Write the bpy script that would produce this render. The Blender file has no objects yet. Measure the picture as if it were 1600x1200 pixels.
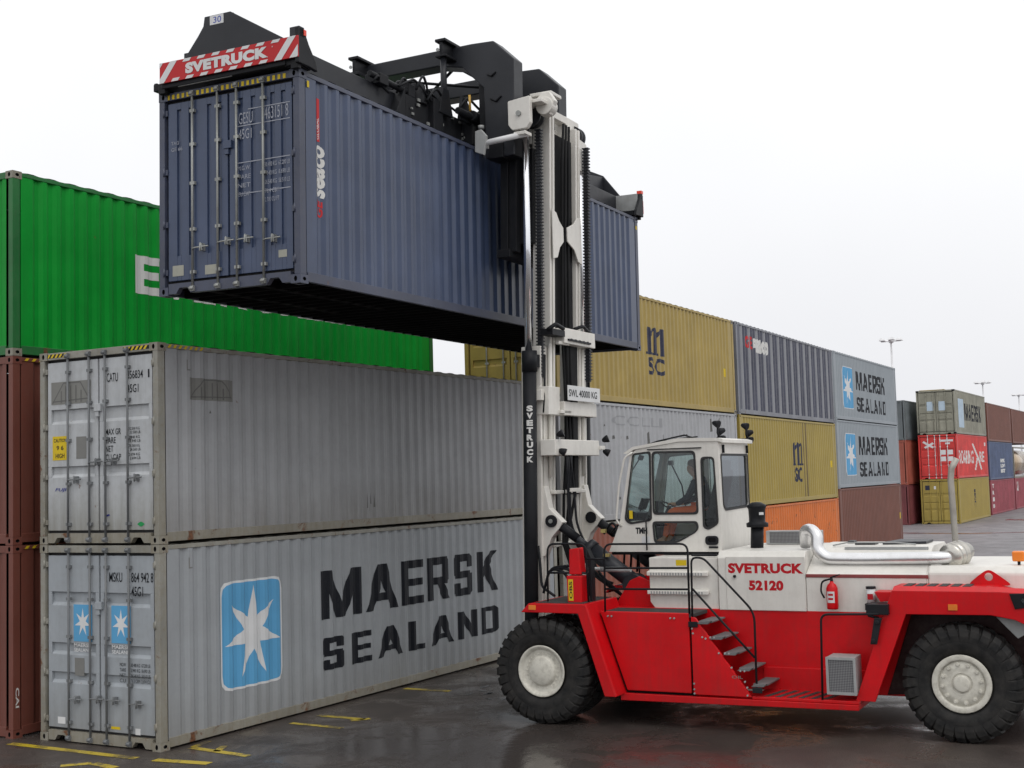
import bpy, bmesh, math, random
from mathutils import Vector, Matrix
random.seed(7)
sc = bpy.context.scene
COL = sc.collection
PI = math.pi

# ------------------------------------------------------------------ materials
def nodes_of(name):
    m = bpy.data.materials.new(name); m.use_nodes = True
    nt = m.node_tree; nt.nodes.clear()
    return m, nt, nt.nodes, nt.links
def N(ns, t, **kw):
    n = ns.new(t)
    for k, v in kw.items():
        if k in n.inputs: n.inputs[k].default_value = v
        else: setattr(n, k, v)
    return n
def ramp(ns, a, b, ca=(0, 0, 0, 1), cb=(1, 1, 1, 1)):
    r = ns.new('ShaderNodeValToRGB'); e = r.color_ramp.elements
    e[0].position = a; e[0].color = ca; e[1].position = b; e[1].color = cb
    return r
def mixc(ns, ls, fac, a, b, mode='MIX'):
    m = ns.new('ShaderNodeMixRGB'); m.blend_type = mode
    for s, x in ((0, fac), (1, a), (2, b)):
        if hasattr(x, 'is_output') or hasattr(x, 'links'): ls.new(x, m.inputs[s])
        elif s == 0: m.inputs[0].default_value = x
        else: m.inputs[s].default_value = tuple(x) + ((1,) if len(x) == 3 else ())
    return m.outputs[0]
_mc = {}
def paint(name, rgb, rough=.42, dirt=.35, rust=0.0, metal=0.0, streak=.35, bump=.15, dirtc=(.16, .145, .12), fade=.25, base_dirt=0.0, wear=0.0, spec=.5):
    """weathered paint: fading, vertical grime streaks, rust blooms"""
    if name in _mc: return _mc[name]
    m, nt, ns, ls = nodes_of(name)
    out = N(ns, 'ShaderNodeOutputMaterial'); b = N(ns, 'ShaderNodeBsdfPrincipled')
    ls.new(b.outputs[0], out.inputs[0])
    tc = N(ns, 'ShaderNodeTexCoord')
    oi = N(ns, 'ShaderNodeObjectInfo')
    addv = N(ns, 'ShaderNodeVectorMath', operation='ADD')
    ls.new(tc.outputs['Object'], addv.inputs[0])
    n1 = N(ns, 'ShaderNodeTexNoise', Scale=.9, Detail=6.0, Roughness=.6); ls.new(tc.outputs['Object'], n1.inputs['Vector'])
    mp = N(ns, 'ShaderNodeMapping'); mp.inputs['Scale'].default_value = (5, 5, .35)
    ls.new(tc.outputs['Object'], mp.inputs[0])
    n2 = N(ns, 'ShaderNodeTexNoise', Scale=1.6, Detail=5.0, Roughness=.65); ls.new(mp.outputs[0], n2.inputs['Vector'])
    n3 = N(ns, 'ShaderNodeTexNoise', Scale=9.0, Detail=8.0, Roughness=.7); ls.new(tc.outputs['Object'], n3.inputs['Vector'])
    light = [min(1, c * (1 + fade) + fade * .03) for c in rgb]; dark = [c * (1 - fade) for c in rgb]
    r1 = ramp(ns, .3, .7); ls.new(n1.outputs[0], r1.inputs[0])
    c = mixc(ns, ls, r1.outputs[0], dark, light)
    if streak:
        r2 = ramp(ns, .48, .8, (0, 0, 0, 1), (streak, streak, streak, 1)); ls.new(n2.outputs[0], r2.inputs[0])
        c = mixc(ns, ls, r2.outputs[0], c, [x * .45 + .02 for x in rgb])
    if dirt:
        r3 = ramp(ns, .45, .85, (0, 0, 0, 1), (dirt, dirt, dirt, 1)); ls.new(n3.outputs[0], r3.inputs[0])
        c = mixc(ns, ls, r3.outputs[0], c, dirtc)
    if base_dirt:
        sx = N(ns, 'ShaderNodeSeparateXYZ'); ls.new(tc.outputs['Object'], sx.inputs[0])
        mr = N(ns, 'ShaderNodeMapRange'); mr.inputs[1].default_value = .9; mr.inputs[2].default_value = 0.0
        mr.inputs[3].default_value = 0; mr.inputs[4].default_value = base_dirt
        ls.new(sx.outputs[2], mr.inputs[0])
        mu = N(ns, 'ShaderNodeMath', operation='MULTIPLY'); ls.new(mr.outputs[0], mu.inputs[0]); ls.new(n2.outputs[0], mu.inputs[1])
        mu2 = N(ns, 'ShaderNodeMath', operation='MULTIPLY'); ls.new(mu.outputs[0], mu2.inputs[0]); mu2.inputs[1].default_value = 1.9; mu2.use_clamp = True
        c = mixc(ns, ls, mu2.outputs[0], c, dirtc)
    rr = None
    if rust:
        n4 = N(ns, 'ShaderNodeTexNoise', Scale=2.6, Detail=9.0, Roughness=.72, Distortion=.4); ls.new(addv.outputs[0], n4.inputs['Vector'])
        n4.inputs['Scale'].default_value = 2.6
        r4 = ramp(ns, .70 - rust * .16, .74 - rust * .13); ls.new(n4.outputs[0], r4.inputs[0])
        n5 = N(ns, 'ShaderNodeTexNoise', Scale=22.0, Detail=4.0); ls.new(tc.outputs['Object'], n5.inputs['Vector'])
        rc = ramp(ns, .3, .7, (.075, .03, .014, 1), (.2, .085, .035, 1)); ls.new(n5.outputs[0], rc.inputs[0])
        c = mixc(ns, ls, r4.outputs[0], c, rc.outputs[0]); rr = r4
    ls.new(c, b.inputs['Base Color'])
    b.inputs['Metallic'].default_value = metal; b.inputs['Specular IOR Level'].default_value = spec
    rm = N(ns, 'ShaderNodeMapRange'); rm.inputs[3].default_value = rough * .75; rm.inputs[4].default_value = min(1, rough * 1.35)
    ls.new(n3.outputs[0], rm.inputs[0]); ls.new(rm.outputs[0], b.inputs['Roughness'])
    if bump:
        bp = N(ns, 'ShaderNodeBump', Strength=bump, Distance=.012); ls.new(n1.outputs[0], bp.inputs['Height'])
        bp2 = N(ns, 'ShaderNodeBump', Strength=bump * .5, Distance=.002); ls.new(n3.outputs[0], bp2.inputs['Height'])
        ls.new(bp.outputs[0], bp2.inputs['Normal']); ls.new(bp2.outputs[0], b.inputs['Normal'])
    _mc[name] = m
    return m
def decal(name, rgb, rough=.5, worn=.12, under=None):
    """sprayed or stuck lettering, slightly worn"""
    if name in _mc: return _mc[name]
    m, nt, ns, ls = nodes_of(name)
    out = N(ns, 'ShaderNodeOutputMaterial'); b = N(ns, 'ShaderNodeBsdfPrincipled'); ls.new(b.outputs[0], out.inputs[0])
    tc = N(ns, 'ShaderNodeTexCoord'); n = N(ns, 'ShaderNodeTexNoise', Scale=14.0, Detail=8.0, Roughness=.7); ls.new(tc.outputs['Object'], n.inputs['Vector'])
    n2 = N(ns, 'ShaderNodeTexNoise', Scale=1.4, Detail=4.0); ls.new(tc.outputs['Object'], n2.inputs['Vector'])
    u = under or [x * .6 + .06 for x in rgb]
    r = ramp(ns, .6 - worn, .75, (0, 0, 0, 1), (.8, .8, .8, 1)); ls.new(n.outputs[0], r.inputs[0])
    c = mixc(ns, ls, r.outputs[0], rgb, u)
    c = mixc(ns, ls, n2.outputs[0], c, [x * .7 for x in rgb])
    ls.new(c, b.inputs['Base Color']); b.inputs['Roughness'].default_value = rough; b.inputs['Specular IOR Level'].default_value = .25
    _mc[name] = m
    return m

M = {}
M['red'] = paint('machine_red', (.60, .0015, .006), rough=.33, dirt=.24, streak=.38, fade=.14, bump=.09, dirtc=(.16, .03, .025), spec=.28, base_dirt=.25)
M['white'] = paint('machine_white', (.72, .70, .655), rough=.36, dirt=.22, streak=.22, fade=.07, bump=.07, dirtc=(.38, .34, .28))
M['black'] = paint('black_steel', (.011, .012, .015), rough=.42, dirt=.2, streak=.1, fade=.25, bump=.1, dirtc=(.035, .033, .03), spec=.14)
M['charcoal'] = paint('charcoal_steel', (.018, .020, .026), rough=.4, dirt=.2, streak=.25, fade=.2, bump=.1, dirtc=(.05, .048, .045), spec=.3)
M['greyp'] = paint('grey_steel', (.33, .34, .34), rough=.45, dirt=.35, streak=.2)
M['galv'] = paint('galvanised', (.30, .31, .30), rough=.4, dirt=.4, rust=.25, metal=.4, streak=.3)
M['chrome'] = paint('chromed_rod', (.8, .81, .84), rough=.1, dirt=.0, streak=0, metal=1.0, bump=0, fade=.03)
M['alu'] = paint('heat_wrap_foil', (.78, .78, .79), rough=.28, dirt=.25, streak=.1, metal=.9, bump=.5, fade=.08, dirtc=(.35, .33, .3))
M['rim'] = paint('rim_cream', (.62, .6, .53), rough=.5, dirt=.75, streak=0, fade=.12, dirtc=(.2, .18, .14), bump=.1)
M['orange'] = paint('amber_lens', (.85, .22, .02), rough=.2, dirt=.1, streak=0, bump=0)
M['redlens'] = paint('red_lens', (.8, .05, .02), rough=.2, dirt=.05, streak=0, bump=0)
M['yellow'] = decal('yellow_label', (.8, .58, .02))
M['txt_red'] = decal('red_letter', (.55, .01, .02), worn=0)
M['txt_white'] = decal('white_letter', (.78, .78, .76), worn=.02)
M['txt_black'] = decal('black_letter', (.010, .012, .018), worn=.04, under=(.05, .055, .06))
M['txt_navy'] = decal('navy_letter', (.03, .035, .075), worn=.12, under=(.12, .11, .09))
M['txt_faint'] = decal('faded_letter', (.25, .25, .24), worn=.2)
M['skyblue'] = decal('sky_blue_field', (.13, .42, .72), worn=.0)
M['signred'] = decal('sign_red', (.6, .03, .035), worn=.0)
M['signwhite'] = decal('sign_white', (.8, .81, .82), worn=.0)
M['dark'] = paint('dark_void', (.008, .008, .009), rough=.8, dirt=0, streak=0, bump=0, spec=.05)
M['greased'] = paint('greased_black', (.010, .0105, .012), rough=.55, dirt=.35, streak=.2, bump=.2, dirtc=(.028, .026, .022), spec=.1)
M['gasket'] = paint('rubber_gasket', (.016, .016, .018), rough=.6, dirt=.1, streak=0, bump=0)
M['antislip'] = paint('antislip_black', (.03, .028, .028), rough=.85, dirt=.3, streak=0, bump=.4)
M['skin'] = paint('skin', (.55, .3, .2), rough=.5, dirt=0, streak=0, bump=0, fade=.05)
M['hair'] = paint('hair_brown', (.16, .1, .06), rough=.6, dirt=0, streak=0, bump=.2)
M['navycloth'] = paint('navy_cloth', (.03, .035, .05), rough=.9, dirt=0, streak=0, bump=.3)
M['hivis'] = paint('hi_vis_cloth', (.9, .13, .02), rough=.8, dirt=0, streak=0, bump=.3)

def mat_rubber():
    m, nt, ns, ls = nodes_of('tyre_rubber')
    out = N(ns, 'ShaderNodeOutputMaterial'); b = N(ns, 'ShaderNodeBsdfPrincipled'); ls.new(b.outputs[0], out.inputs[0])
    tc = N(ns, 'ShaderNodeTexCoord'); n = N(ns, 'ShaderNodeTexNoise', Scale=5.0, Detail=8.0, Roughness=.7); ls.new(tc.outputs['Object'], n.inputs['Vector'])
    r = ramp(ns, .35, .75, (.006, .0065, .0075, 1), (.040, .037, .034, 1)); ls.new(n.outputs[0], r.inputs[0]); ls.new(r.outputs[0], b.inputs['Base Color'])
    b.inputs['Roughness'].default_value = .6; b.inputs['Specular IOR Level'].default_value = .3
    bp = N(ns, 'ShaderNodeBump', Strength=.4, Distance=.006); ls.new(n.outputs[0], bp.inputs['Height']); ls.new(bp.outputs[0], b.inputs['Normal'])
    return m
M['rubber'] = mat_rubber()
def mat_glass(name, tint, refl=.10, dens=1.0):
    m, nt, ns, ls = nodes_of(name)
    out = N(ns, 'ShaderNodeOutputMaterial'); t = N(ns, 'ShaderNodeBsdfTransparent'); t.inputs[0].default_value = (*tint, 1)
    g = N(ns, 'ShaderNodeBsdfGlossy', Roughness=.02); g.inputs[0].default_value = (.9, .95, 1, 1)
    fr = N(ns, 'ShaderNodeFresnel', IOR=1.5); ad = N(ns, 'ShaderNodeMath', operation='ADD'); ad.inputs[1].default_value = max(0, refl - .04)
    fm = N(ns, 'ShaderNodeMath', operation='MULTIPLY'); fm.inputs[1].default_value = dens; ls.new(fr.outputs[0], fm.inputs[0]); ls.new(fm.outputs[0], ad.inputs[0]); ad.use_clamp = True; mx = N(ns, 'ShaderNodeMixShader')
    ls.new(ad.outputs[0], mx.inputs[0]); ls.new(t.outputs[0], mx.inputs[1]); ls.new(g.outputs[0], mx.inputs[2]); ls.new(mx.outputs[0], out.inputs[0])
    return m
M['glass'] = mat_glass('cab_glass', (.72, .82, .79), .07)
M['tint'] = mat_glass('tinted_glass', (.13, .15, .16), .0, .3)
def mat_grille():
    m, nt, ns, ls = nodes_of('radiator_core')
    out = N(ns, 'ShaderNodeOutputMaterial'); b = N(ns, 'ShaderNodeBsdfPrincipled', Roughness=.5, Metallic=.5); ls.new(b.outputs[0], out.inputs[0])
    tc = N(ns, 'ShaderNodeTexCoord'); w = N(ns, 'ShaderNodeTexWave', Scale=14.0, Distortion=0.0); w.bands_direction = 'X'; ls.new(tc.outputs['Object'], w.inputs['Vector'])
    w2 = N(ns, 'ShaderNodeTexWave', Scale=14.0); w2.bands_direction = 'Z'; ls.new(tc.outputs['Object'], w2.inputs['Vector'])
    c = mixc(ns, ls, .5, w.outputs[0], w2.outputs[0]); r = ramp(ns, .25, .8, (.08, .08, .085, 1), (.3, .3, .31, 1)); ls.new(c, r.inputs[0]); ls.new(r.outputs[0], b.inputs['Base Color'])
    return m
M['grille'] = mat_grille()
M['stepgrey'] = paint('step_grating', (.13, .13, .135), rough=.6, dirt=.3, streak=.1)
M['faintwhite'] = decal('faint_white_letter', (.42, .44, .5), worn=.15, under=(.1, .12, .2))
M['doorbar'] = paint('door_bar_grey', (.15, .16, .17), rough=.5, dirt=.4, rust=.2, streak=.3)
M['mast_haze_grey'] = paint('mast_haze_grey', (.78, .78, .80), rough=.5, dirt=.1, streak=.1)  # light masts: distance haze painted in as a paler grey

# ------------------------------------------------------------------ mesh builder
class MB:
    def __init__(s): s.v = []; s.f = []; s.mi = []; s.sm = []; s.cur = 0
    def add(s, vs, fs, smooth=False):
        o = len(s.v); s.v += [tuple(v) for v in vs]
        for f in fs: s.f.append([i + o for i in f]); s.mi.append(s.cur); s.sm.append(smooth)
        return s
    def box(s, x0, x1, y0, y1, z0, z1):
        vs = [(x, y, z) for z in (z0, z1) for y in (y0, y1) for x in (x0, x1)]
        return s.add(vs, [(0, 2, 3, 1), (4, 5, 7, 6), (0, 1, 5, 4), (2, 6, 7, 3), (0, 4, 6, 2), (1, 3, 7, 5)])
    def prism(s, poly, axis, a, b):
        """poly: 2-D points in the plane of the two other axes (x: y,z; y: x,z; z: x,y)"""
        n = len(poly)
        def mk(p, t): return {'x': (t, p[0], p[1]), 'y': (p[0], t, p[1]), 'z': (p[0], p[1], t)}[axis]
        vs = [mk(p, a) for p in poly] + [mk(p, b) for p in poly]
        return s.add(vs, [tuple(range(n - 1, -1, -1)), tuple(range(n, 2 * n))] + [(i, (i + 1) % n, n + (i + 1) % n, n + i) for i in range(n)])
    def loft(s, rings, smooth=True, closed=True, caps=True):
        n = len(rings[0]); vs = [p for r in rings for p in r]; fs = []
        for k in range(len(rings) - 1):
            for i in range(n if closed else n - 1):
                j = (i + 1) % n; fs.append((k * n + i, k * n + j, (k + 1) * n + j, (k + 1) * n + i))
        o = len(s.v); s.add(vs, fs, smooth)
        if caps:
            s.f.append([o + i for i in range(n - 1, -1, -1)]); s.mi.append(s.cur); s.sm.append(False)
            s.f.append([o + (len(rings) - 1) * n + i for i in range(n)]); s.mi.append(s.cur); s.sm.append(False)
        return s
    def cyl(s, p0, p1, r0, r1=None, n=16, smooth=True):
        p0, p1 = Vector(p0), Vector(p1); r1 = r0 if r1 is None else r1
        d = (p1 - p0).normalized(); a = d.orthogonal().normalized(); b = d.cross(a)
        ring = lambda c, r: [tuple(c + a * (r * math.cos(2 * PI * i / n)) + b * (r * math.sin(2 * PI * i / n))) for i in range(n)]
        return s.loft([ring(p0, r0), ring(p1, r1)], smooth)
    def lathe(s, o, axis, prof, n=48, closed_prof=False):
        """prof: (t along axis, r)"""
        o = Vector(o); d = Vector(axis).normalized(); a = d.orthogonal().normalized(); b = d.cross(a)
        rings = [[tuple(o + d * t + (a * math.cos(2 * PI * i / n) + b * math.sin(2 * PI * i / n)) * max(r, 1e-4)) for i in range(n)] for t, r in prof]
        return s.loft(rings, True, True, not closed_prof)
    def tube(s, pts, r, n=8, fil=0.0, steps=5):
        pts = [Vector(p) for p in pts]
        if fil:
            q = [pts[0]]
            for i in range(1, len(pts) - 1):
                a, b, c = pts[i - 1], pts[i], pts[i + 1]
                l = min(fil, (a - b).length * .45, (c - b).length * .45)
                p0 = b + (a - b).normalized() * l; p1 = b + (c - b).normalized() * l
                for k in range(steps + 1):
                    t = k / steps; q.append(p0.lerp(b, t).lerp(b.lerp(p1, t), t))
            q.append(pts[-1]); pts = q
        rings = []; up = None
        for i, p in enumerate(pts):
            d = ((pts[min(i + 1, len(pts) - 1)] - pts[max(i - 1, 0)])).normalized()
            if up is None: up = d.orthogonal().normalized()
            up = (up - d * up.dot(d)).normalized(); b = d.cross(up)
            rr = r[i] if isinstance(r, (list, tuple)) else r
            rings.append([tuple(p + (up * math.cos(2 * PI * k / n) + b * math.sin(2 * PI * k / n)) * rr) for k in range(n)])
        return s.loft(rings, True)
    def obj(s, name, mats, parent=None, xf=None, bevel=0, label=None, fixn=True):
        me = bpy.data.meshes.new(name)
        vs = [xf(*v) for v in s.v] if xf else s.v
        me.from_pydata(vs, [], s.f); me.update()
        if not isinstance(mats, (list, tuple)): mats = [mats]
        for m in mats: me.materials.append(m)
        for p, mi, sm in zip(me.polygons, s.mi, s.sm): p.material_index = min(mi, len(mats) - 1); p.use_smooth = sm
        if fixn:
            bm = bmesh.new(); bm.from_mesh(me); bmesh.ops.recalc_face_normals(bm, faces=bm.faces); bm.to_mesh(me); bm.free()
        o = bpy.data.objects.new(name, me); COL.objects.link(o)
        if parent: o.parent = parent
        if bevel:
            bv = o.modifiers.new('Bevel', 'BEVEL'); bv.width = bevel; bv.segments = 2; bv.limit_method = 'ANGLE'; bv.angle_limit = .6
            bv.harden_normals = False
        if label: o['label'] = label
        return o
def empty(name, loc, rot=(0, 0, 0), label=None, cat=None, group=None):
    o = bpy.data.objects.new(name, None); COL.objects.link(o); o.location = loc; o.rotation_euler = rot; o.empty_display_size = .3
    if label: o['label'] = label
    if cat: o['category'] = cat
    if group: o['group'] = group
    return o
def round_poly(pts, r, n=4):
    out = []; m = len(pts)
    for i in range(m):
        a, b, c = Vector(pts[i - 1]), Vector(pts[i]), Vector(pts[(i + 1) % m])
        l = min(r, (a - b).length * .45, (c - b).length * .45)
        p0 = b + (a - b).normalized() * l; p1 = b + (c - b).normalized() * l
        for k in range(n + 1):
            t = k / n; out.append(tuple(p0.lerp(b, t).lerp(b.lerp(p1, t), t)))
    return out
def flat_curve(polys):
    """fill outer loops with holes; returns 2-D verts and faces"""
    cu = bpy.data.curves.new('c', 'CURVE'); cu.dimensions = '2D'; cu.fill_mode = 'BOTH'
    for p in polys:
        sp = cu.splines.new('POLY'); sp.points.add(len(p) - 1)
        for q, t in zip(sp.points, p): q.co = (t[0], t[1], 0, 1)
        sp.use_cyclic_u = True
    o = bpy.data.objects.new('c', cu); COL.objects.link(o)
    dg = bpy.context.evaluated_depsgraph_get(); me = o.evaluated_get(dg).to_mesh()
    vs = [(v.co.x, v.co.y) for v in me.vertices]; fs = [tuple(p.vertices) for p in me.polygons]
    o.evaluated_get(dg).to_mesh_clear(); bpy.data.objects.remove(o); bpy.data.curves.remove(cu)
    return vs, fs
def plate(mb, outer, holes, mp, t0, t1):
    """plate with real holes; mp(a, b, t) -> point"""
    vs, fs = flat_curve([outer] + holes)
    mb.add([mp(a, b, t0) for a, b in vs], fs); mb.add([mp(a, b, t1) for a, b in vs], fs)
    for L in [outer] + holes:
        n = len(L); mb.add([mp(a, b, t0) for a, b in L] + [mp(a, b, t1) for a, b in L], [(i, (i + 1) % n, n + (i + 1) % n, n + i) for i in range(n)])
_tx = {}
def text2d(s, bold=0.0, shear=0.0, spacing=1.0):
    k = (s, bold, shear, spacing)
    if k not in _tx:
        cu = bpy.data.curves.new('t', 'FONT'); cu.body = s; cu.size = 1; cu.offset = bold; cu.shear = shear; cu.space_character = spacing; cu.resolution_u = 3
        cu.fill_mode = 'FRONT'
        o = bpy.data.objects.new('t', cu); COL.objects.link(o)
        dg = bpy.context.evaluated_depsgraph_get(); me = o.evaluated_get(dg).to_mesh()
        vs = [(v.co.x, v.co.y) for v in me.vertices]; fs = [tuple(p.vertices) for p in me.polygons]
        o.evaluated_get(dg).to_mesh_clear(); bpy.data.objects.remove(o); bpy.data.curves.remove(cu)
        x0 = min(v[0] for v in vs); x1 = max(v[0] for v in vs); y0 = min(v[1] for v in vs); y1 = max(v[1] for v in vs)
        _tx[k] = ([((x - x0) / (x1 - x0), (y - y0) / (y1 - y0)) for x, y in vs], fs)
    return _tx[k]
def clip_x(poly, x, keep_less):
    out = []
    for i in range(len(poly)):
        a, b = poly[i - 1], poly[i]
        ia = (a[0] <= x) == keep_less or a[0] == x; ib = (b[0] <= x) == keep_less or b[0] == x
        if ia != ib:
            t = (x - a[0]) / (b[0] - a[0]); out.append((x, a[1] + t * (b[1] - a[1])))
        if ib: out.append(b)
    return out
class D2:
    """flat artwork in (a, b), mapped onto a surface, following its folds"""
    def __init__(s): s.p = []
    def poly(s, pts, mat=0, lay=0): s.p.append((list(pts), mat, lay)); return s
    def rect(s, a0, a1, b0, b1, mat=0, lay=0): return s.poly([(a0, b0), (a1, b0), (a1, b1), (a0, b1)], mat, lay)
    def text(s, t, a0, a1, b0, b1, mat=0, lay=0, bold=0.0, rot=0, shear=0, spacing=1.0):
        vs, fs = text2d(t, bold, shear, spacing)
        if rot == 0: m = lambda x, y: (a0 + x * (a1 - a0), b0 + y * (b1 - b0))
        elif rot == 90: m = lambda x, y: (a1 - y * (a1 - a0), b0 + x * (b1 - b0))
        else: m = lambda x, y: (a0 + y * (a1 - a0), b1 - x * (b1 - b0))
        for f in fs: s.poly([m(*vs[i]) for i in f], mat, lay)
        return s
    def lines(s, ts, a0, b1, h, gap, wch, mat=0, lay=0, bold=0.01):
        for i, t in enumerate(ts):
            if t: s.text(t, a0, a0 + wch * len(t), b1 - i * gap - h, b1 - i * gap, mat, lay, bold)
        return s
    def each(s, name, mats, parent, surf, breaks=None, off=.003):
        for q in s.p:
            d = D2(); d.p = [q]; d.obj(name, mats, parent, surf, breaks, off)
    def bymat(s, names, mats, parent, surf, breaks=None, off=.003):
        for i, nm in enumerate(names):
            d = D2(); d.p = [q for q in s.p if q[1] == i]
            if d.p: d.obj(nm, mats, parent, surf, breaks, off)
    def obj(s, name, mats, parent, surf, breaks=None, off=.003, label=None):
        """surf(a, b, out) -> point, out = distance off the surface"""
        mb = MB()
        for k, (pl, mt, lay) in enumerate(s.p):
            mb.cur = mt; parts = [pl]
            if breaks:
                lo = min(p[0] for p in pl); hi = max(p[0] for p in pl); rest = pl; parts = []
                for x in breaks:
                    if x <= lo + 1e-6: continue
                    if x >= hi - 1e-6: break
                    L = clip_x(rest, x, True); rest = clip_x(rest, x, False)
                    if len(L) > 2: parts.append(L)
                    if len(rest) < 3: break
                if len(rest) > 2: parts.append(rest)
            for q in parts: mb.add([surf(a, b, off + lay * .0012) for a, b in q], [tuple(range(len(q)))])
        return mb.obj(name, mats, parent, fixn=False, label=label)
STROKE = {
 'M': (.95, [[(0, 0), (.19, 0), (.19, 1), (0, 1)], [(.76, 0), (.95, 0), (.95, 1), (.76, 1)], [(.02, 1), (.25, 1), (.58, 0), (.37, 0)], [(.93, 1), (.70, 1), (.37, 0), (.58, 0)]]),
 'A': (.8, [[(0, 0), (.19, 0), (.52, 1), (.28, 1)], [(.8, 0), (.61, 0), (.28, 1), (.52, 1)], [(.2, .2), (.6, .2), (.55, .37), (.25, .37)]]),
 'E': (.58, [[(0, 0), (.2, 0), (.2, 1), (0, 1)], [(.2, 0), (.58, 0), (.58, .18), (.2, .18)], [(.2, .42), (.55, .42), (.55, .58), (.2, .58)], [(.2, .82), (.57, .82), (.57, 1), (.2, 1)]]),
 'R': (.64, [[(0, 0), (.19, 0), (.19, 1), (0, 1)], [(.19, .82), (.56, .82), (.56, 1), (.19, 1)], [(.19, .36), (.56, .36), (.56, .53), (.19, .53)], [(.45, .42), (.56, .36), (.64, .45), (.64, .92), (.56, 1), (.45, .9)], [(.26, .38), (.47, .38), (.66, 0), (.45, 0)]]),
 'S': (.6, [[(.08, .82), (.52, .82), (.52, 1), (.08, 1)], [(0, .5), (.19, .5), (.19, .9), (.08, 1), (0, .92)], [(.06, .42), (.54, .42), (.54, .59), (.06, .59)], [(.41, .1), (.52, 0), (.6, .08), (.6, .52), (.41, .52)], [(.08, 0), (.52, 0), (.52, .18), (.08, .18)], [(.41, .68), (.6, .68), (.6, .92), (.52, 1), (.41, .85)], [(0, .08), (.08, 0), (.19, .15), (.19, .31), (0, .31)]]),
 'K': (.66, [[(0, 0), (.19, 0), (.19, 1), (0, 1)], [(.19, .36), (.19, .62), (.44, 1), (.66, 1)], [(.24, .5), (.4, .68), (.67, 0), (.46, 0)]]),
 'L': (.52, [[(0, 0), (.2, 0), (.2, 1), (0, 1)], [(.2, 0), (.52, 0), (.52, .18), (.2, .18)]]),
 'N': (.68, [[(0, 0), (.18, 0), (.18, 1), (0, 1)], [(.5, 0), (.68, 0), (.68, 1), (.5, 1)], [(.02, 1), (.22, 1), (.66, 0), (.46, 0)]]),
 'D': (.64, [[(0, 0), (.19, 0), (.19, 1), (0, 1)], [(.19, .83), (.54, .83), (.54, 1), (.19, 1)], [(.19, 0), (.54, 0), (.54, .17), (.19, .17)], [(.45, .1), (.54, 0), (.64, .12), (.64, .88), (.54, 1), (.45, .9)]]),
}
def block_text(d, s, a0, a1, b0, b1, mat=0, lay=2, gap=.13):
    tot = sum(STROKE[c][0] for c in s) + gap * (len(s) - 1); k = (a1 - a0) / tot; x = 0
    for c in s:
        w, qs = STROKE[c]
        for i, q in enumerate(qs): d.poly([(a0 + (x + px) * k, b0 + py * (b1 - b0)) for px, py in q], mat, lay + i * .3)
        x += w + gap
def star(d, ca, cb, ra, rb, mat, lay, inner=.36):
    pts = []
    for i in range(14):
        t = PI / 2 + i * PI / 7; r = 1 if i % 2 == 0 else inner
        pts.append((ca + ra * r * math.cos(t), cb + rb * r * math.sin(t)))
    for i in range(14): d.poly([(ca, cb), pts[i], pts[(i + 1) % 14]], mat, lay)
def emblem(d, a0, a1, b0, b1, mw, mb_, lay=1, r=.18, bw=.03):
    d.poly(round_poly([(a0, b0), (a1, b0), (a1, b1), (a0, b1)], r, 3), mw, lay)
    d.poly(round_poly([(a0 + bw, b0 + bw), (a1 - bw, b0 + bw), (a1 - bw, b1 - bw), (a0 + bw, b1 - bw)], r, 3), mb_, lay + 1)
    star(d, (a0 + a1) / 2, (b0 + b1) / 2 + .01, (a1 - a0) * .45, (b1 - b0) * .44, mw, lay + 2)
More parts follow.
